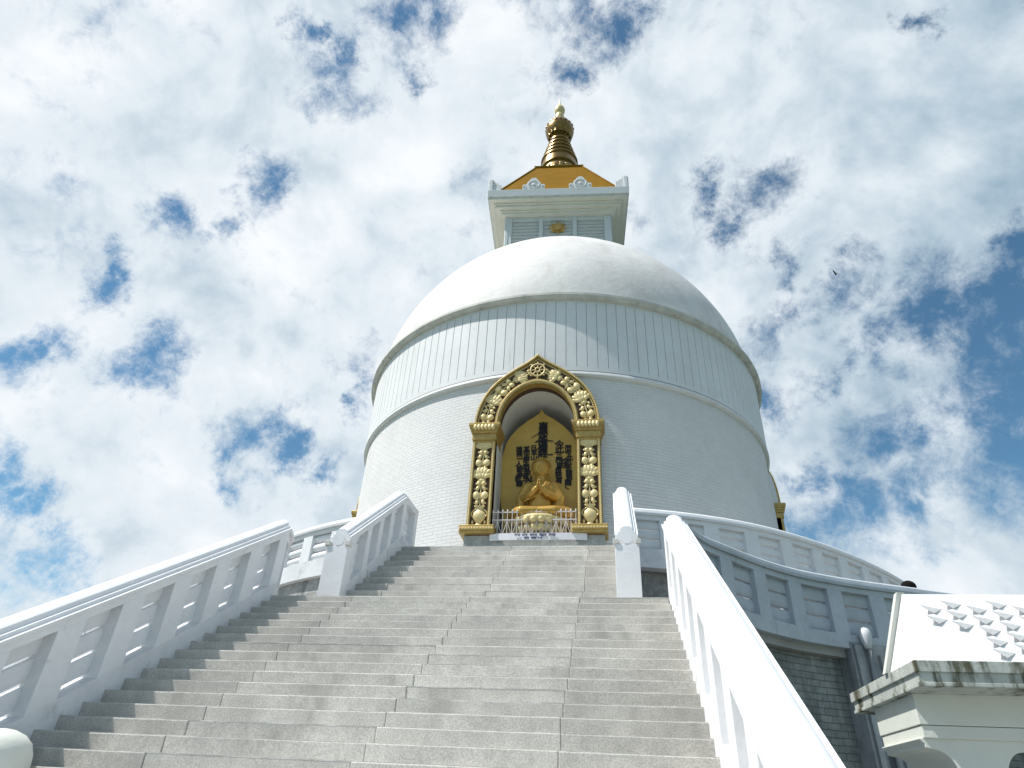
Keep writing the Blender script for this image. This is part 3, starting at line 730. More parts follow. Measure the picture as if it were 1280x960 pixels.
# ---- niches
YF = 9.62; KF = (YF + 10.529) / 19.551; XN = -0.09
def kz(z): return (z + 2.831) * KF - 2.831
OUT = [(2.20, 8.38), (2.18, 8.7), (2.10, 9.1), (1.94, 9.5), (1.76, 9.82), (1.54, 10.10), (1.28, 10.35), (1.0, 10.57), (.70, 10.78), (.42, 10.96), (.20, 11.13), (0, 11.33)]
def spl(pts, n):
    P = [Vector((x, z, 0)) for x, z in pts]; d = [0]
    for a, b in zip(P[:-1], P[1:]): d.append(d[-1] + (b - a).length)
    out = []
    for i in range(n + 1):
        s = d[-1] * i / n
        for k in range(len(P) - 1):
            if d[k + 1] >= s - 1e-9: out.append(P[k].lerp(P[k + 1], (s - d[k]) / (d[k + 1] - d[k]))); break
    return [(p.x, p.y) for p in out]
def full(half): return [(XN + x * KF, kz(z)) for x, z in half] + [(XN - x * KF, kz(z)) for x, z in half[::-1][1:]]
NA = 20
INN = [(1.34 * cos(t), 8.38 + 1.66 * sin(t)) for t in [pi / 2 * k / NA for k in range(NA + 1)]]
OUTS = spl(OUT, NA)
def lerp_ring(f, off=0.0):
    return [((1 - f) * a[0] + f * b[0], (1 - f) * a[1] + f * b[1]) for a, b in zip(INN, OUTS)]

def relief(m, u, v, ang, fn, y):
    """fn adds to a small builder in local (u, depth, v) space, then it is turned by ang and moved"""
    q = MB(); fn(q); c, s = cos(ang), sin(ang)
    m.add([(u + x * c - z * s, y + yy, v + x * s + z * c) for x, yy, z in q.v], q.f)
def RY(a): return Matrix.Rotation(-a, 3, 'Y')
def lotus(w):
    def f(q):
        for a in (-1.25, -.75, -.38, 0, .38, .75, 1.25):
            q.ell((sin(a) * w * .34, -.02 - .02 * cos(a), cos(a) * w * .26), (w * .13, .035, w * .24), 8, 6, RY(-a))
        for a in (-.9, -.3, .3, .9): q.ell((sin(a) * w * .26, -.045, -w * .05 + cos(a) * w * .12), (w * .12, .03, w * .16), 8, 6, RY(-a))
        q.ell((0, -.02, -w * .18), (w * .20, .04, w * .12), 10, 6)
    return f
def curls(w):
    def f(q):
        q.tube([(0, -.015, -w * .7), (0, -.02, w * .7)], w * .045, 6)
        for sx in (-1, 1):
            for zz, sc, dr in ((w * .34, 1, 1), (-w * .30, .95, -1)):
                pts = [(sx * (w * .05 + t * w * .10 + w * .20 * sc * (1 - t * .5) * (1 - cos(t * 5.2)) * .5), -.02, zz + dr * w * .20 * sc * sin(t * 5.2) * (1 - t * .45)) for t in [k / 12 for k in range(13)]]
                q.tube(pts, [w * .05 * (1 - .3 * k / 12) for k in range(13)], 5)
                q.ell((sx * w * .30, -.035, zz - dr * w * .02), (w * .085, .035, w * .085), 8, 5)
            q.ell((sx * w * .22, -.03, w * .02), (w * .13, .035, w * .19), 8, 6, RY(sx * .5))
            q.ell((sx * w * .40, -.02, -w * .02), (w * .06, .025, w * .07), 7, 5)
    return f
def buds(w):
    def f(q):
        for sx in (-1, 1):
            q.ell((sx * w * .22, -.04, 0), (w * .20, .055, w * .22), 10, 7, RY(-sx * .35))
            q.ell((sx * w * .16, -.03, -w * .28), (w * .08, .03, w * .12), 7, 5, RY(sx * .6))
    return f
def vase(w):
    def f(q):
        prof = [(.16, -.62), (.24, -.60), (.20, -.52), (.13, -.46), (.20, -.38), (.36, -.18), (.40, .02), (.36, .18), (.22, .30), (.16, .38), (.17, .46), (.30, .54), (.32, .60), (.20, .62)]
        b = MB().lathe([(r * w, z * w) for r, z in prof], 20, (0, 0, 0)); b.v = [(x, y * .45, z) for x, y, z in b.v]; q.add(b.v, b.f)
        for sx in (-1, 1):
            q.tube([(sx * w * (.20 + .26 * sin(t)), -.02, w * (.42 - .62 * t / pi)) for t in [pi * k / 10 for k in range(11)]], w * .045, 6)
            q.ell((sx * w * .36, -.02, -w * .40), (w * .07, .03, w * .13), 7, 5)
    return f

def build_niche(ang, front):
    def B(m, *a, **k):
        if not front: m.v = [(x, y + 0.42, z) for x, y, z in m.v]
        return rotv(m, ang).build(*a, **k)
    # alcove shell
    wall = [(1.40 / KF * 1.0, (4.58 + 2.831) / KF - 2.831)] + [(x * 1.045, z) for x, z in INN]
    cont = full(wall); vs = []; n = len(cont)
    for y in (YF + .28, YF + 2.9): vs += [(x, y, z) for x, z in cont]
    fs = [(i, i + 1, n + i + 1, n + i) for i in range(n - 1)] + [(n - 1, 0, n, 2 * n - 1), tuple(range(n, 2 * n))]
    alc = B(MB().add(vs, fs), 'alcove', M['alcove'], pagoda, auto=40)
    # plinth
    m = MB(); m.box(XN - 2.30, XN + 2.30, YF + .06, YF + 1.3, ZT - .01, 4.575)
    pl = B(m, 'plinth', M['marble'], pagoda, bevel=0.01)
    # arch
    m = MB(); m.ring(full(lerp_ring(1.0)), full(lerp_ring(0.0)), YF + .10, YF + .60)
    arch = B(m, 'arch_frame', M['recess'], pagoda)
    m = MB(); m.ring(full(lerp_ring(1.0)), full(lerp_ring(0.90)), YF - .02, YF + .70); B(m, 'outer_moulding', M['gold'], arch, bevel=0.01)
    m = MB(); m.ring(full(lerp_ring(0.15)), full([(x * .985, z - (z - 8.38) * .012) for x, z in lerp_ring(0.0)]), YF - .01, YF + .30); B(m, 'inner_moulding', M['gold'], arch, bevel=0.01)
    if front:
        for f_, k_ in ((0.95, 84), (0.075, 66), (0.86, 74)):
            yb_ = YF - .015 if f_ != .86 else YF + .085
            m = MB(); P_ = spl([(x, z) for x, z in full(lerp_ring(f_))], k_)
            for x, z in P_: m.ell((x, yb_, z), (.034, .03, .034), 6, 4)
            m.tube([(x, yb_ + .008, z) for x, z in P_], .026, 5); B(m, 'bead_trim', M['goldrelief'], arch)
        m = MB(); mid = spl(full(lerp_ring(0.53)), 100)
        def tang_at(i):
            a, b = mid[max(0, i - 2)], mid[min(100, i + 2)]; return atan2(b[1] - a[1], b[0] - a[0])
        seq = [(1, curls(.44)), (5, buds(.62)), (9, curls(.56)), (15, lotus(.74)), (20, curls(.46)), (24, buds(.66)), (28, curls(.56)), (31, buds(.5)), (37, lotus(.70)), (42, curls(.30)), (44, buds(.28))]
        for flip in (0, 1):
            m = MB(); m.tube([(mid[j if not flip else 100 - j][0], YF + .10, mid[j if not flip else 100 - j][1]) for j in range(0, 46)], .022, 5)
            for i, fn in seq:
                j = i if not flip else 100 - i
                a = tang_at(j); th = a - pi / 2 if not flip else a + pi / 2
                relief(m, mid[j][0], mid[j][1], th, fn, YF + .09)
            B(m, 'vine_relief', M['goldrelief'], arch, auto=60)
        # eight-spoked wheel
        m = MB(); wx, wz = XN, kz(10.60); m.tube([(wx + .27 * cos(t), YF, wz + .27 * sin(t)) for t in [2 * pi * k / 28 for k in range(29)]], .035, 7)
        m.tube([(wx + .09 * cos(t), YF - .01, wz + .09 * sin(t)) for t in [2 * pi * k / 14 for k in range(15)]], .03, 6)
        for k in range(8):
            t = pi / 4 * k; m.tube([(wx + .06 * cos(t), YF, wz + .06 * sin(t)), (wx + .29 * cos(t), YF, wz + .29 * sin(t))], .022, 6)
            m.ell((wx + .34 * cos(t), YF, wz + .34 * sin(t)), (.038, .03, .038), 6, 4)
        B(m, 'dharma_wheel', M['goldrelief'], arch, auto=60)
    for sx in (-1, 1):
        a0, a1 = 1.443, 2.252; xm = XN + sx * (a0 + a1) / 2; hw = (a1 - a0) / 2
        m = MB(); m.box(xm - hw, xm + hw, YF + .10, YF + .9, 4.86, 8.10)
        pil = B(m, 'pillar', M['recess'], pagoda)
        m = MB()
        for q in (-1, 1): m.box(xm + q * (hw - .055) - .055, xm + q * (hw - .055) + .055, YF, YF + .88, 4.87, 8.09)
        m.box(xm - hw + .11, xm + hw - .11, YF, YF + .3, 7.98, 8.09)
        B(m, 'pillar_moulding', M['gold'], pil, bevel=0.01)
        m = MB(); m.box(xm - .60, xm + .56 + .0, YF - .14, YF + .95, 4.60, 4.88)
        m.box(xm - .56, xm + .52, YF - .18, YF + .9, 4.68, 4.80)
        B(m, 'pillar_base', M['gold'], pil, bevel=0.015)
        m = MB()
        m.box(xm - hw - .03, xm + hw + .03, YF - .05, YF + .92, 8.075, 8.32)
        for k, (e_, zz) in enumerate(((.06, 8.32), (.10, 8.42), (.14, 8.52), (.165, 8.60))): m.box(xm - hw - e_, xm + hw + e_, YF - .06 - e_ * .7, YF + .95, zz - .002 * k, zz + .11)
        B(m, 'capital', M['gold'], pil, bevel=0.012)
        if front:
            m = MB()
            for k in range(6):
                u = xm - hw + .02 + (2 * hw - .04) * (k + .5) / 6
                m.ell((u, YF - .16, 8.53), (.075, .06, .12), 8, 6)
            B(m, 'capital_leaves', M['goldrelief'], pil)
            m = MB(); m.box(xm - .55, xm + .53, YF - .185, YF - .17, 4.725, 4.755)
            for k in range(12): m.ell((xm - .55 + 1.08 * k / 11, YF - .19, 4.74), (.035, .03, .035), 6, 4)
            B(m, 'bead_trim', M['goldrelief'], pil)
            for q in (-1, 1):
                m = MB(); xx = xm + q * (hw - .055); m.tube([(xx, YF, 4.92), (xx, YF, 7.98)], .024, 5)
                for k in range(44): m.ell((xx, YF - .005, 4.93 + k * .0705), (.036, .03, .034), 6, 4)
                B(m, 'bead_trim', M['goldrelief'], pil)
            m = MB(); w = .50
            relief(m, xm, 5.26, 0, vase(.58), YF + .08)
            for zz, fn in ((5.72, curls(.48)), (5.98, buds(.66)), (6.24, curls(.52)), (6.42, buds(.40)), (6.68, lotus(.74)), (6.98, curls(.46)), (7.20, buds(.64)), (7.44, curls(.52)), (7.60, buds(.36)), (7.82, lotus(.70))):
                relief(m, xm, zz, 0, fn, YF + .085)
            B(m, 'vase_and_lotus_relief', M['goldrelief'], pil, auto=60)
for k, a in enumerate(NICHES): build_niche(a, k == 0 or True if k == 0 else False)
# the side shrines are capped by a small hood of plaster
for a in (pi / 2, -pi / 2):
    m = MB().ring(full([(x * 1.0, z) for x, z in lerp_ring(1.03)]), full(lerp_ring(0.97)), YF + .50, YF + 1.0)
    rotv(m, a).build('arch_hood', M['band'], pagoda)

# ------------------------------------------------------------------ things in the shrine
def text_mesh(body, size, x, y, z, mat, parent=None, name='lettering', ext=0.006, bold=0.0, ang=0.0, sx=1.0, thick=0.0):
    cu = bpy.data.curves.new(name, 'FONT'); cu.body = body; cu.size = size; cu.extrude = ext; cu.offset = bold
    cu.align_x = 'CENTER'; cu.align_y = 'CENTER'; cu.resolution_u = 3
    o = bpy.data.objects.new(name, cu); scene.collection.objects.link(o)
    bpy.context.view_layer.update()
    dg = bpy.context.evaluated_depsgraph_get(); me = bpy.data.meshes.new_from_object(o.evaluated_get(dg))
    bpy.data.objects.remove(o); bpy.data.curves.remove(cu)
    inv = local_chain(parent).inverted() if parent else Matrix.Identity(4)
    Mx = inv @ Matrix.Translation((x, y, z)) @ Matrix.Rotation(ang, 4, 'Y') @ Matrix.Rotation(pi / 2, 4, 'X') @ Matrix.Diagonal((sx, 1, 1, 1))
    if thick:      # a heavier brush: the strokes laid down again a hair to each side
        bm = bmesh.new(); bm.from_mesh(me); src = bm.verts[:] + bm.edges[:] + bm.faces[:]
        for k_, (dx, dy) in enumerate(((-thick, 0), (thick, 0), (0, thick), (0, -thick))):
            d_ = bmesh.ops.duplicate(bm, geom=src); bmesh.ops.translate(bm, vec=(dx, dy, 0.0012 * (k_ + 1)), verts=[v for v in d_['geom'] if isinstance(v, bmesh.types.BMVert)])
        bm.to_mesh(me); bm.free()
    me.transform(Mx); me.materials.clear(); me.materials.append(mat)
    r = bpy.data.objects.new(name, me); scene.collection.objects.link(r); r.parent = parent; return r

HY = 11.10; HXc = -0.08
half = [(0, 10.17), (.10, 9.98), (.25, 9.86), (.48, 9.72), (.88, 9.38), (1.16, 9.04), (1.34, 8.7), (1.44, 8.2), (1.47, 7.4), (1.44, 6.6), (1.36, 5.9), (1.26, 5.2), (1.22, 4.60)]
hal = empty('backing_panel', (HXc, HY, 4.6), 'pointed gilded panel with black brush writing standing behind the seated statue', 'panel')
MB().prism([(HXc + x, z) for x, z in half] + [(HXc - x, z) for x, z in half[::-1][1:]], HY, HY + .14, 'y').build('board', M['halo'], hal, bevel=0.02)
ty = HY - .022
for k, ch in enumerate('南無妙法蓮華経'):
    text_mesh(ch, 0.38, HXc + .08, ty, 9.38 - k * .195, M['ink'], hal, 'brush_character', bold=0.0, thick=0.011)
cols = [('今此三界皆是我有', .60, 8.57, .205, 1), ('而今此処多諸患難', .97, 8.42, .20, 0), ('其中衆生悉是吾子', -.60, 8.42, .185, 0), ('唯我一人能為救護', -.86, 8.42, .20, 0), ('日本山', -.34, 8.46, .20, 0), ('妙法', .80, 7.9, .2, 0)]
for s_, x, z0, dz, big in cols:
    for k, ch in enumerate(s_):
        z = z0 - k * dz - (0.02 if k > 1 and big else 0); text_mesh(ch, 0.36 if (big and k < 2) else 0.26, x + rs.uniform(-.03, .03), ty, z, M['ink'], hal, 'brush_character', bold=0.0, thick=0.008)
sw = MB()
def stroke(pts, w0, w1):
    n = len(pts) - 1
    q = MB().tube([(x, ty - .004, z) for x, z in pts], [w0 + (w1 - w0) * i / n for i in range(n + 1)], 6)
    q.v = [(x, ty - .004 + (y - ty + .004) * .15, z) for x, y, z in q.v]; sw.add(q.v, q.f)
c0 = HXc + .08
stroke([(c0 + .02, 9.13), (c0 - .18, 9.08), (c0 - .36, 8.96), (c0 - .46, 8.88)], .028, .012)
stroke([(c0 - .02, 8.93), (c0 - .16, 8.82), (c0 - .32, 8.70)], .024, .010)
stroke([(c0 - .30, 8.70), (c0 - .1, 8.76), (c0 + .15, 8.77), (c0 + .38, 8.74)], .020, .026)
stroke([(c0 - .40, 8.36), (c0 - .2, 8.42), (c0, 8.48)], .018, .024)
stroke([(c0 + .05, 8.20), (c0 + .2, 8.17), (c0 + .38, 8.19)], .022, .03)
stroke([(c0, 9.52), (c0, 9.3), (c0 + .01, 8.9), (c0, 8.3)], .026, .034)
stroke([(c0 - .10, 9.40), (c0 + .12, 9.42)], .022, .022)
stroke([(c0 - .55, 7.25), (c0 - .42, 7.12), (c0 - .25, 7.10)], .05, .03); stroke([(c0 - .42, 7.55), (c0 - .40, 7.2)], .04, .04)
stroke([(.88, 7.0), (.84, 6.85), (.98, 6.78)], .03, .02)
sw.build('brush_stroke', M['ink'], hal)

def remesh(m, name, mat, parent, voxel, smooth_it=4):
    o = m.build(name, mat, parent)
    a = o.modifiers.new('r', 'REMESH'); a.mode = 'VOXEL'; a.voxel_size = voxel
    b = o.modifiers.new('s', 'SMOOTH'); b.factor = 0.5; b.iterations = smooth_it
    bpy.context.view_layer.update(); dg = bpy.context.evaluated_depsgraph_get()
    me = bpy.data.meshes.new_from_object(o.evaluated_get(dg)); old = o.data
    o.modifiers.clear(); o.data = me; me.name = name
    if not me.materials: me.materials.append(mat)
    for p in me.polygons: p.use_smooth = True
    return o
def limb(m, pts, rad, k=8):
    P = [Vector(p) for p in pts]; out = []; rr = []
    for i in range(len(P) - 1):
        for j in range(k):
            t = j / k; out.append(P[i].lerp(P[i + 1], t)); rr.append(rad[i] + (rad[i + 1] - rad[i]) * t)
    out.append(P[-1]); rr.append(rad[-1]); m.tube(out, rr, 12)
    for p, r in ((P[0], rad[0]), (P[-1], rad[-1])): m.ell(p, (r, r, r), 10, 8)
    for p, r in zip(P[1:-1], rad[1:-1]): m.ell(p, (r, r, r), 10, 8)

SX, SY = 0.02, 10.45
st = empty('buddha_statue', (SX, SY, 4.75), 'golden seated statue with hands joined at the chest, inside the arch', 'statue')
b = MB()
def P(x, y, z):
    k = 1.14 if z > 6.95 else (.86 if z > 5.7 else 1.0)
    return (SX + x * k, SY + y, z)
b.ell(P(0, .02, 5.95), (.40, .34, .55), 20, 14); b.ell(P(0, 0, 6.42), (.47, .31, .40), 20, 14)
limb(b, [P(-.50, .02, 6.60), P(.50, .02, 6.60)], [.17, .17]); b.ell(P(0, .02, 6.70), (.40, .22, .16), 16, 10)
limb(b, [P(0, .02, 6.72), P(0, -.02, 7.0)], [.19, .165])
b.ell(P(0, -.02, 7.28), (.315, .30, .36), 20, 16); b.ell(P(0, -.08, 7.12), (.215, .23, .20), 16, 12)   # head, jaw
b.ell(P(0, -.30, 7.22), (.040, .06, .10), 10, 8); b.ell(P(0, -.325, 7.165), (.055, .04, .030), 10, 6)       # nose
b.ell(P(0, -.30, 7.02), (.085, .035, .025), 10, 6); b.ell(P(0, -.29, 6.975), (.065, .035, .025), 10, 6)       # lips
for s in (-1, 1):
    b.ell(P(s * .115, -.28, 7.29), (.075, .035, .028), 10, 6); b.ell(P(s * .12, -.27, 7.36), (.10, .035, .018), 10, 6, RY(s * .15))
    b.ell(P(s * .29, .02, 7.20), (.04, .075, .20), 8, 8)                                                        # long ears
    limb(b, [P(s * .56, .03, 6.58), P(s * .76, .0, 6.12), P(s * .34, -.38, 6.16), P(s * .10, -.50, 6.34)], [.19, .17, .12, .085])
    # palm and five fingers meeting the other hand at the chest
    b.ell(P(s * .055, -.54, 6.40), (.045, .06, .10), 10, 8, RY(s * .25))
    for q, (dx, ln) in enumerate(((.085, .16), (.062, .19), (.042, .20), (.026, .17))):
        yy = -.60 + q * .033
        limb(b, [P(s * .050, yy, 6.46), P(s * .040, yy, 6.46 + ln * .55), P(s * .018, yy + .005, 6.46 + ln)], [.018, .017, .013], 3)
    limb(b, [P(s * .05, -.57, 6.36), P(s * .035, -.64, 6.43), P(s * .015, -.655, 6.49)], [.022, .019, .014], 3)
    # crossed legs
    limb(b, [P(s * .30, .05, 5.55), P(s * .92, -.25, 5.50), P(s * .55, -.58, 5.48), P(-s * .15, -.56, 5.50)], [.30, .23, .18, .14])
    b.ell(P(-s * .32, -.60, 5.55), (.19, .10, .075), 10, 8, None)
body = remesh(b, 'body', M['statue'], st, 0.020, 1)
r = MB()
r.ell(P(0, .03, 5.98), (.44, .37, .60), 20, 14); r.ell(P(.05, .03, 6.42), (.49, .335, .37), 20, 14)
limb(r, [P(.53, .03, 6.60), P(.78, .02, 6.16), P(.74, -.05, 5.85)], [.205, .20, .16]); limb(r, [P(-.54, .03, 6.56), P(-.78, .02, 6.14), P(-.76, -.02, 5.85)], [.20, .20, .16])
limb(r, [P(.74, 0, 5.95), P(.90, -.1, 5.62)], [.14, .08]); limb(r, [P(-.74, 0, 5.95), P(-.90, -.1, 5.62)], [.14, .08])
for k in range(7):   # folds falling from the left shoulder
    t = k / 6; r.tube([P(.42 - .04 * k, -.27 - .02 * k, 6.66 - .03 * k), P(.26 - .09 * k, -.34, 6.40 - .02 * k), P(-.02 - .10 * k, -.36, 6.12 - .04 * k)], .022, 6)
r.tube([P(-.28, -.25, 6.70), P(-.16, -.32, 6.52), P(0, -.35, 6.42), P(.17, -.32, 6.52), P(.28, -.25, 6.70)], .028, 6)
for s in (-1, 1):
    for k in range(5): r.tube([P(s * (.60 + .05 * k), -.17 + .02 * k, 6.42 - .05 * k), P(s * (.74 + .03 * k), -.12, 6.10 - .04 * k), P(s * (.70 + .05 * k), -.16, 5.86)], .02, 6)
    for k in range(4): r.tube([P(s * (.1 + .1 * k), -.70 + .03 * k, 5.40 + .07 * k), P(s * (.5 + .1 * k), -.66 + .05 * k, 5.42 + .07 * k), P(s * (.86 + .06 * k), -.42 + .05 * k, 5.45 + .06 * k)], .02, 6)
remesh(r, 'robe', M['statue'], st, 0.020, 1)
h = MB(); h.ell(P(0, .09, 7.42), (.335, .28, .29), 20, 14); h.ell(P(0, .06, 7.68), (.15, .14, .11), 16, 10)
for j in range(7):
    for k in range(20):
        t = .25 + j * .2; a = 2 * pi * (k + .5 * (j % 2)) / 20
        p = (sin(t) * cos(a) * .30, .04 + sin(t) * sin(a) * .30, 7.42 + cos(t) * .29)
        if p[1] < -.10 and p[2] < 7.56: continue
        h.ell(P(p[0], p[1] + .03, p[2]), (.030, .030, .030), 6, 4)
h.build('hair', M['statue'], st, auto=60)
th = MB(); th.lathe([(.02, 4.78), (.86, 4.78), (.90, 4.86), (.74, 4.94), (.74, 5.02), (.98, 5.16), (1.04, 5.26), (.98, 5.33), (.02, 5.33)], 40, (SX, SY, 0), close=False)
th.v = [(x, SY + (y - SY) * .78, z) for x, y, z in th.v]
for rr_, zz, up in ((.96, 5.16, 1), (.86, 4.92, -1)):
    for k in range(22):
        a = 2 * pi * (k + .5) / 22; th.ell((SX + rr_ * sin(a), SY - rr_ * .78 * cos(a), zz), (.13, .07, .13), 8, 6, Matrix.Rotation(a, 3, 'Z'))
th.build('lotus_throne', M['goldrelief'], st, auto=60)
m = MB().box(XN - 1.22, XN + 1.22, YF + .42, YF + 1.75, 4.577, 4.78); o = m.build('altar_block', M['alcove'], None, bevel=.01); tag(o, 'low pale altar block under the golden statue, behind the iron railing', 'altar')
m = MB().box(XN - .55, XN + .62, YF + .405, YF + .419, 4.60, 4.765); m.build('gold_plate', M['gold'], None).parent = o

# iron railing
rl = empty('iron_railing', (XN, YF + .12, 4.58), 'low white wrought-iron railing with spear tips across the shrine opening', 'railing')
ry = YF + .14; xa, xb = XN - 1.41, XN + 1.41
m = MB()
for z in (4.66, 5.13, 5.40): m.box(xa, xb, ry - .014, ry + .014, z - .017, z + .017)
m.build('rail', M['iron'], rl)
NP = 18
m0 = None
for k in range(NP):
    x = xa + .03 + (xb - xa - .06) * k / (NP - 1)
    if m0 is None:
        q = MB(); q.tube([(0, 0, 0), (0, 0, .82)], .013, 6); q.tube([(0, 0, .80), (0, 0, .86), (0, 0, .94)], [.012, .032, .003], 6)
        me = q.mesh('picket'); me.materials.append(M['iron'])
        m0 = me
    o = bpy.data.objects.new('picket', m0); scene.collection.objects.link(o); o.parent = rl; o.location = (x - XN, ry - YF - .12, 0.0)
for k in range(NP // 2):
    x = xa + .03 + (xb - xa - .06) * (2 * k + 1) / (NP - 1) 
    m = MB()
    for s in (-1, 1):
        m.tube([(x + s * .13, ry, 4.68), (x + s * .05, ry, 4.92), (x + s * .015, ry, 5.06), (x + s * .05, ry, 5.12), (x + s * .085, ry, 5.08), (x + s * .07, ry, 5.03)], .011, 5)
    m.build('scroll', M['iron'], rl)

# banner
bn = empty('banner', (XN, YF - .10, 4.58), 'long narrow white cloth banner with blue lettering on the plinth below the statue', 'banner')
m = MB(); pts = []
for k in range(33):
    t = k / 32; x = XN - 1.42 + 3.16 * t; pts.append((x, YF - .03 - .10 * sin(pi * t) ** .7 - (.10 if t > .93 else 0) * 0, .012 * sin(9 * t)))
vs = []; 
for x, y, dz in pts: vs += [(x, y, 4.355 + dz * .5), (x, y, 4.575 + dz), (x, y + .006, 4.575 + dz), (x, y + .006, 4.355 + dz * .5)]
fs = [(i * 4 + j, i * 4 + (j + 1) % 4, (i + 1) * 4 + (j + 1) % 4, (i + 1) * 4 + j) for i in range(32) for j in range(4)]
m.add(vs, fs).build('cloth', M['cloth'], bn)
yb = YF - .146
text_mesh('कप  यस  भवन  चढन  मनह', 0.125, XN + .08, yb, 4.505, M['blueink'], bn, 'lettering', ext=.004, bold=.004, sx=1.05)
text_mesh('गरन  नमत  छन', 0.075, XN + .02, yb + .002, 4.405, M['blueink'], bn, 'lettering', ext=.004, bold=.003, sx=1.4)
text_mesh('सव', 0.07, XN + 1.12, yb + .09, 4.50, M['redink'], bn, 'lettering', ext=.004); text_mesh('नमन  शनत', 0.06, XN + 1.16, yb + .09, 4.415, M['redink'], bn, 'lettering', ext=.004, sx=1.3)

# ------------------------------------------------------------------ tiled gate (bottom right)
gt = empty('gateway', (6.0, -2.3, ZG), 'cream gate pavilion with mossy cornice and steep white tiled roof, bottom right', 'gateway')
KX0, KX1, KY0, KY1 = 5.30, 9.9, -3.33, -1.16
m = MB()
for e_, z0, z1 in ((.0, -1.575, -1.47), (.022, -1.66, -1.57), (.008, -1.70, -1.66)):
    m.box(KX0 + e_, KX1 - e_, KY0 + e_, KY1 - e_, z0, z1 - .0015)
m.build('cornice', M['mossy'], gt, bevel=0.006)
m = MB(); m.box(5.39, 9.8, -2.85, -1.64, -1.975, -1.698); m.box(5.402, 9.78, -2.838, -1.66, -2.09, -1.98)
m.build('frieze', M['kiosk'], gt, bevel=0.006)
def column(xl):
    # column with a curved bracket on each side, profile in x-z
    zb = ZG; P = []
    hw = .20; cx = xl
    prof = [(-hw, zb)] + [(-hw, -2.45)] + [(-hw - .20 * (1 - cos(t)) , -2.45 + .27 * sin(t)) for t in [pi / 2 * k / 8 for k in range(1, 9)]] + [(-hw - .26, -2.17), (-hw - .26, -2.14), (-hw - .30, -2.10), (-hw - .30, -2.088)]
    full_ = prof + [(-x, z) for x, z in prof[::-1]]
    return MB().prism([(cx + x, z) for x, z in full_], -2.80, -1.69, 'y')
for cx in (5.865, 8.2): column(cx).build('column', M['kiosk'], gt, bevel=0.008)
# roof: steep hipped cap with a raised rib along its back edge and rows of scale tiles
RY0, RY1, RZ0, RZ1 = -3.31, -2.60, -1.472, -0.735
ry_m = -2.93; xi = 0.20
A_ = (KX0 + .02, RY0, RZ0); Bk = (KX0 + .02, RY1, RZ0); Cc = (KX0 + .02 + xi, ry_m, RZ1)
m = MB(); xr = KX1 - .02
m.add([A_, Bk, Cc, (xr, RY0, RZ0), (xr, RY1, RZ0), (xr - xi, ry_m, RZ1)], [(0, 1, 2), (0, 2, 5, 3), (1, 4, 5, 2), (3, 5, 4), (0, 3, 4, 1)])
kr = m.build('roof', M['kioskroof'], gt)
m = MB(); 
for (p, q) in ((Bk, Cc),):
    p = Vector(p); q = Vector(q); d = (q - p)
    vs = [];
    for t in (0, 1.0):
        o_ = p + d * t
        for dx, dy in ((-.045, .0), (.03, .0), (.03, .09), (-.045, .09)): vs.append((o_.x + dx, o_.y + dy, o_.z + .02 * t + (0.0 if t else -.0)))
    m.add(vs, [(0, 1, 5, 4), (1, 2, 6, 5), (2, 3, 7, 6), (3, 0, 4, 7), (0, 3, 2, 1), (4, 5, 6, 7)])
m.build('roof_rib', M['kiosk'], kr)
# scale tiles on the front slope
u = Vector((1, 0, 0)); v = (Vector((Cc[0], ry_m, RZ1)) - Vector((Cc[0], RY0, RZ0))).normalized(); nrm = u.cross(v).normalized()
if nrm.y > 0: nrm = -nrm
LV = (Vector((0, ry_m, RZ1)) - Vector((0, RY0, RZ0))).length
m = MB(); o0 = Vector((0, RY0, RZ0))
cw, ch_ = .215, .132
for c in range(21):
    for r_ in range(6):
        xx = KX0 + .42 + c * cw - r_ * .0 + 0.0; vv = .03 + r_ * ch_ + (.5 * ch_ if c % 2 else 0)
        if vv + ch_ > LV - .03: continue
        if c == 0 and r_ < 3: continue
        if c == 1 and r_ < 2: continue
        # a diamond plate, lifted at its lower-left corner
        pts = [(-.105, .0, .062), (0.0, -.066, .020), (.105, .0, .003), (0.0, .066, .012)]
        top = [o0 + u * (xx + a) + v * (vv + b_ + .066) + nrm * h_ for a, b_, h_ in pts]; bot = [o0 + u * (xx + a) + v * (vv + b_ + .066) + nrm * (h_ - .007) for a, b_, h_ in pts]
        m.add(top + bot, [(0, 1, 2, 3), (7, 6, 5, 4)] + [(i, 4 + i, 4 + (i + 1) % 4, (i + 1) % 4) for i in range(4)])
m.build('scale_tiles', M['kioskroof'], kr)

# ------------------------------------------------------------------ drain pipes on the block wall
def rad_pt(px, r): 
    return None
a = atan2(7.20, YC - 3.86)
dv = Vector((sin(a), -cos(a), 0)); tv = Vector((cos(a), sin(a), 0)); base = Vector((0, YC, 0)) + dv * 17.26
pil = empty('buttress', (base.x, base.y, ZG), 'grey buttress with streaked pipes on the stained block wall', 'buttress')
m = MB(); q = MB().box(-.52, .52, -.49, .3, ZG, 0.10); m.add([tuple(base + tv * x - dv * y + Vector((0, 0, z))) for x, y, z in q.v], q.f); m.build('pier', M['concrete'], pil, bevel=.01)
m = MB(); q = MB().box(-.47, -.30, -.55, -.47, ZG, 0.05); m.add([tuple(base + tv * x - dv * y + Vector((0, 0, z))) for x, y, z in q.v], q.f)
q = MB().box(.06, .13, -.55, -.47, ZG, -.1); m.add([tuple(base + tv * x - dv * y + Vector((0, 0, z))) for x, y, z in q.v], q.f); m.build('pier_fillet', M['concrete'], pil)
pp = empty('drain_pipe', (base.x, base.y, ZG), 'white round-headed drain pipe fixed to the buttress under the S-curved parapet', 'drain pipe')
c1 = base + dv * .58 - tv * .20
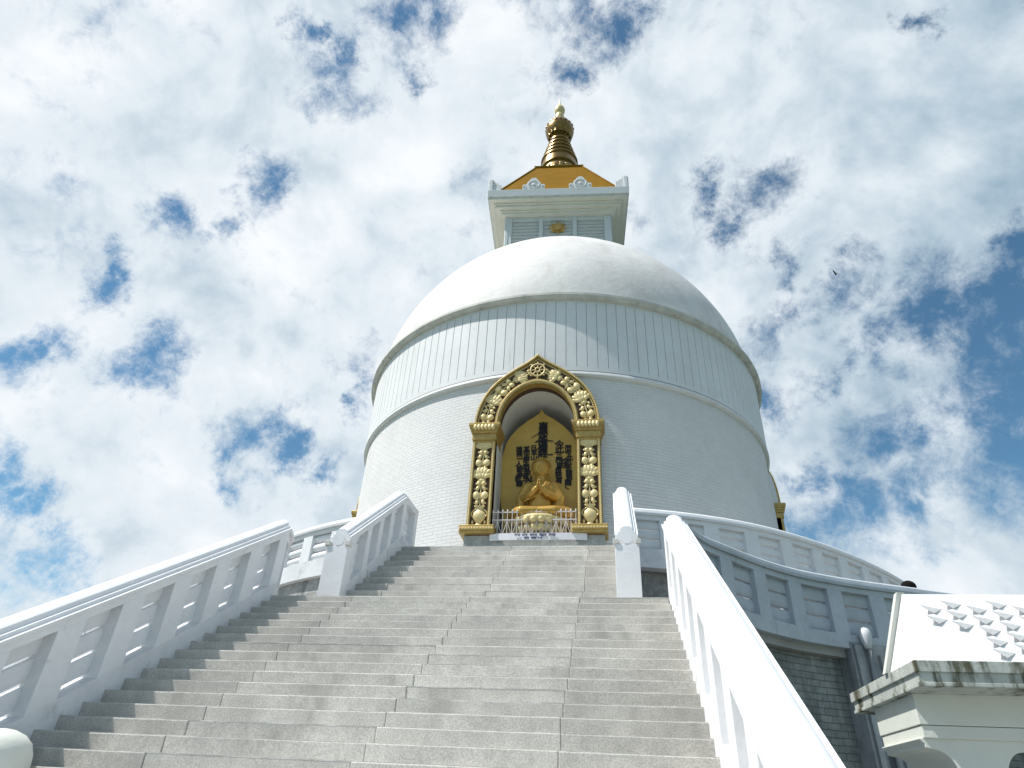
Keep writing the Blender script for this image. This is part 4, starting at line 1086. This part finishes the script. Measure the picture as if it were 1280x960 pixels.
m = MB(); m.tube([c1 + Vector((0, 0, z)) for z in (-.02, .05, .12, .22, .30, .355, .375)], [.055, .085, .10, .115, .105, .065, .01], 14); m.build('pipe_head', M['pipe'], pp, smooth=True)
m = MB(); m.tube([c1 + Vector((0, 0, .0)), c1 + tv * .0 + Vector((0, 0, -.6)), c1 + tv * .05 + Vector((0, 0, -1.8)), c1 + tv * .10 + Vector((0, 0, ZG))], [.05, .05, .05, .05], 10); m.build('pipe_shaft', M['concrete'], pp, smooth=True)

# rounded post at the foot of the left balustrade
m = MB(); bc = (-2.93, -4.72, 0); zg = -18 * H
m.lathe([(.30, zg), (.30, zg + .16), (.29, zg + .24), (.25, zg + .33), (.18, zg + .39), (.09, zg + .425), (.01, zg + .435)], 28, bc, close=False)
tag(m.build('stone_bollard', M['kiosk'], None, auto=50), 'round-topped white bollard on the steps in the bottom left corner', 'bollard')

# ------------------------------------------------------------------ person behind the lower parapet
pa = atan2(8.93, YC - 5.05); pd = Vector((sin(pa), -cos(pa), 0)); pt = Vector((cos(pa), sin(pa), 0)); pb = Vector((0, YC, 0)) + pd * 17.12
pe = empty('person', (pb.x, pb.y, 0), 'black-haired person in pink and black leaning at the far side of the lower parapet', 'person')
def Q(x, y, z): return pb + pt * x + pd * y + Vector((0, 0, z * 0.965))
b = MB()
for s in (-1, 1):
    limb(b, [Q(s * .09, 0, .90), Q(s * .10, .02, .48), Q(s * .10, -.02, .09)], [.088, .06, .042]); limb(b, [Q(s * .10, -.03, .045), Q(s * .11, .14, .035)], [.042, .032])
    limb(b, [Q(s * .17, .0, 1.40), Q(s * .24, .06, 1.14), Q(s * .15, .26, 1.20)], [.052, .042, .030]); b.ell(Q(s * .14, .31, 1.21), (.04, .05, .02), 8, 6)
    for f in range(5): limb(b, [Q(s * (.12 + .016 * f), .34, 1.21), Q(s * (.12 + .017 * f), .37 + .008 * (2 - abs(f - 2)), 1.205), Q(s * (.12 + .018 * f), .395 + .01 * (2 - abs(f - 2)), 1.195)], [.009, .008, .007], 2)
b.ell(Q(0, 0, 1.22), (.17, .11, .26), 16, 12); b.ell(Q(0, 0, .95), (.16, .11, .13), 14, 10); limb(b, [Q(0, 0, 1.44), Q(0, .03, 1.56)], [.055, .05])
b.ell(Q(0, .05, 1.66), (.078, .095, .115), 16, 12); b.ell(Q(0, .145, 1.645), (.014, .02, .022), 8, 6)
for s in (-1, 1): b.ell(Q(s * .08, .04, 1.65), (.012, .02, .03), 6, 6)
remesh(b, 'body', M['skin'], pe, 0.014, 2)
h = MB(); h.ell(Q(0, .01, 1.70), (.16, .14, .135), 16, 12); h.ell(Q(.10, -.02, 1.69), (.10, .09, .09), 14, 10); h.ell(Q(-.02, -.07, 1.58), (.11, .07, .16), 14, 10); h.ell(Q(.17, -.03, 1.655), (.07, .06, .06), 10, 8)
remesh(h, 'hair', M['hair'], pe, 0.014, 2)
c = MB(); c.ell(Q(0, 0, 1.22), (.195, .135, .28), 16, 12)
for s in (-1, 1): limb(c, [Q(s * .17, 0, 1.39), Q(s * .235, .055, 1.18)], [.07, .062])
remesh(c, 'top', M['pink'], pe, 0.016, 2)
c = MB()
for s in (-1, 1): limb(c, [Q(s * .09, 0, .92), Q(s * .105, .02, .5), Q(s * .105, -.01, .12)], [.115, .09, .07])
c.ell(Q(0, 0, .94), (.19, .135, .14), 14, 10); remesh(c, 'trousers', M['blackcloth'], pe, 0.016, 2)

# ------------------------------------------------------------------ bird, high and far
bo = Vector((46.29, 89.49, 84.8))
m = MB(); m.ell((0, 0, 0), (.10, .34, .10), 10, 8)
br = m.build('bird', M['bird'], None, smooth=True); br.location = bo; br.rotation_euler = (0, 0, radians(40))
tag(br, 'tiny dark bird gliding high in front of the clouds to the right of the dome', 'bird')
for s in (-1, 1):
    m = MB(); m.add([(0, -.14, .05), (0, .14, .05), (s * .5, .10, .42), (s * .95, -.10, .72), (s * .5, -.16, .40), (0, 0, .01)], [(0, 4, 2, 1), (4, 3, 2), (0, 5, 4), (5, 1, 2, 3, 4)])
    w = m.build('wing', M['bird'], None); w.parent = br
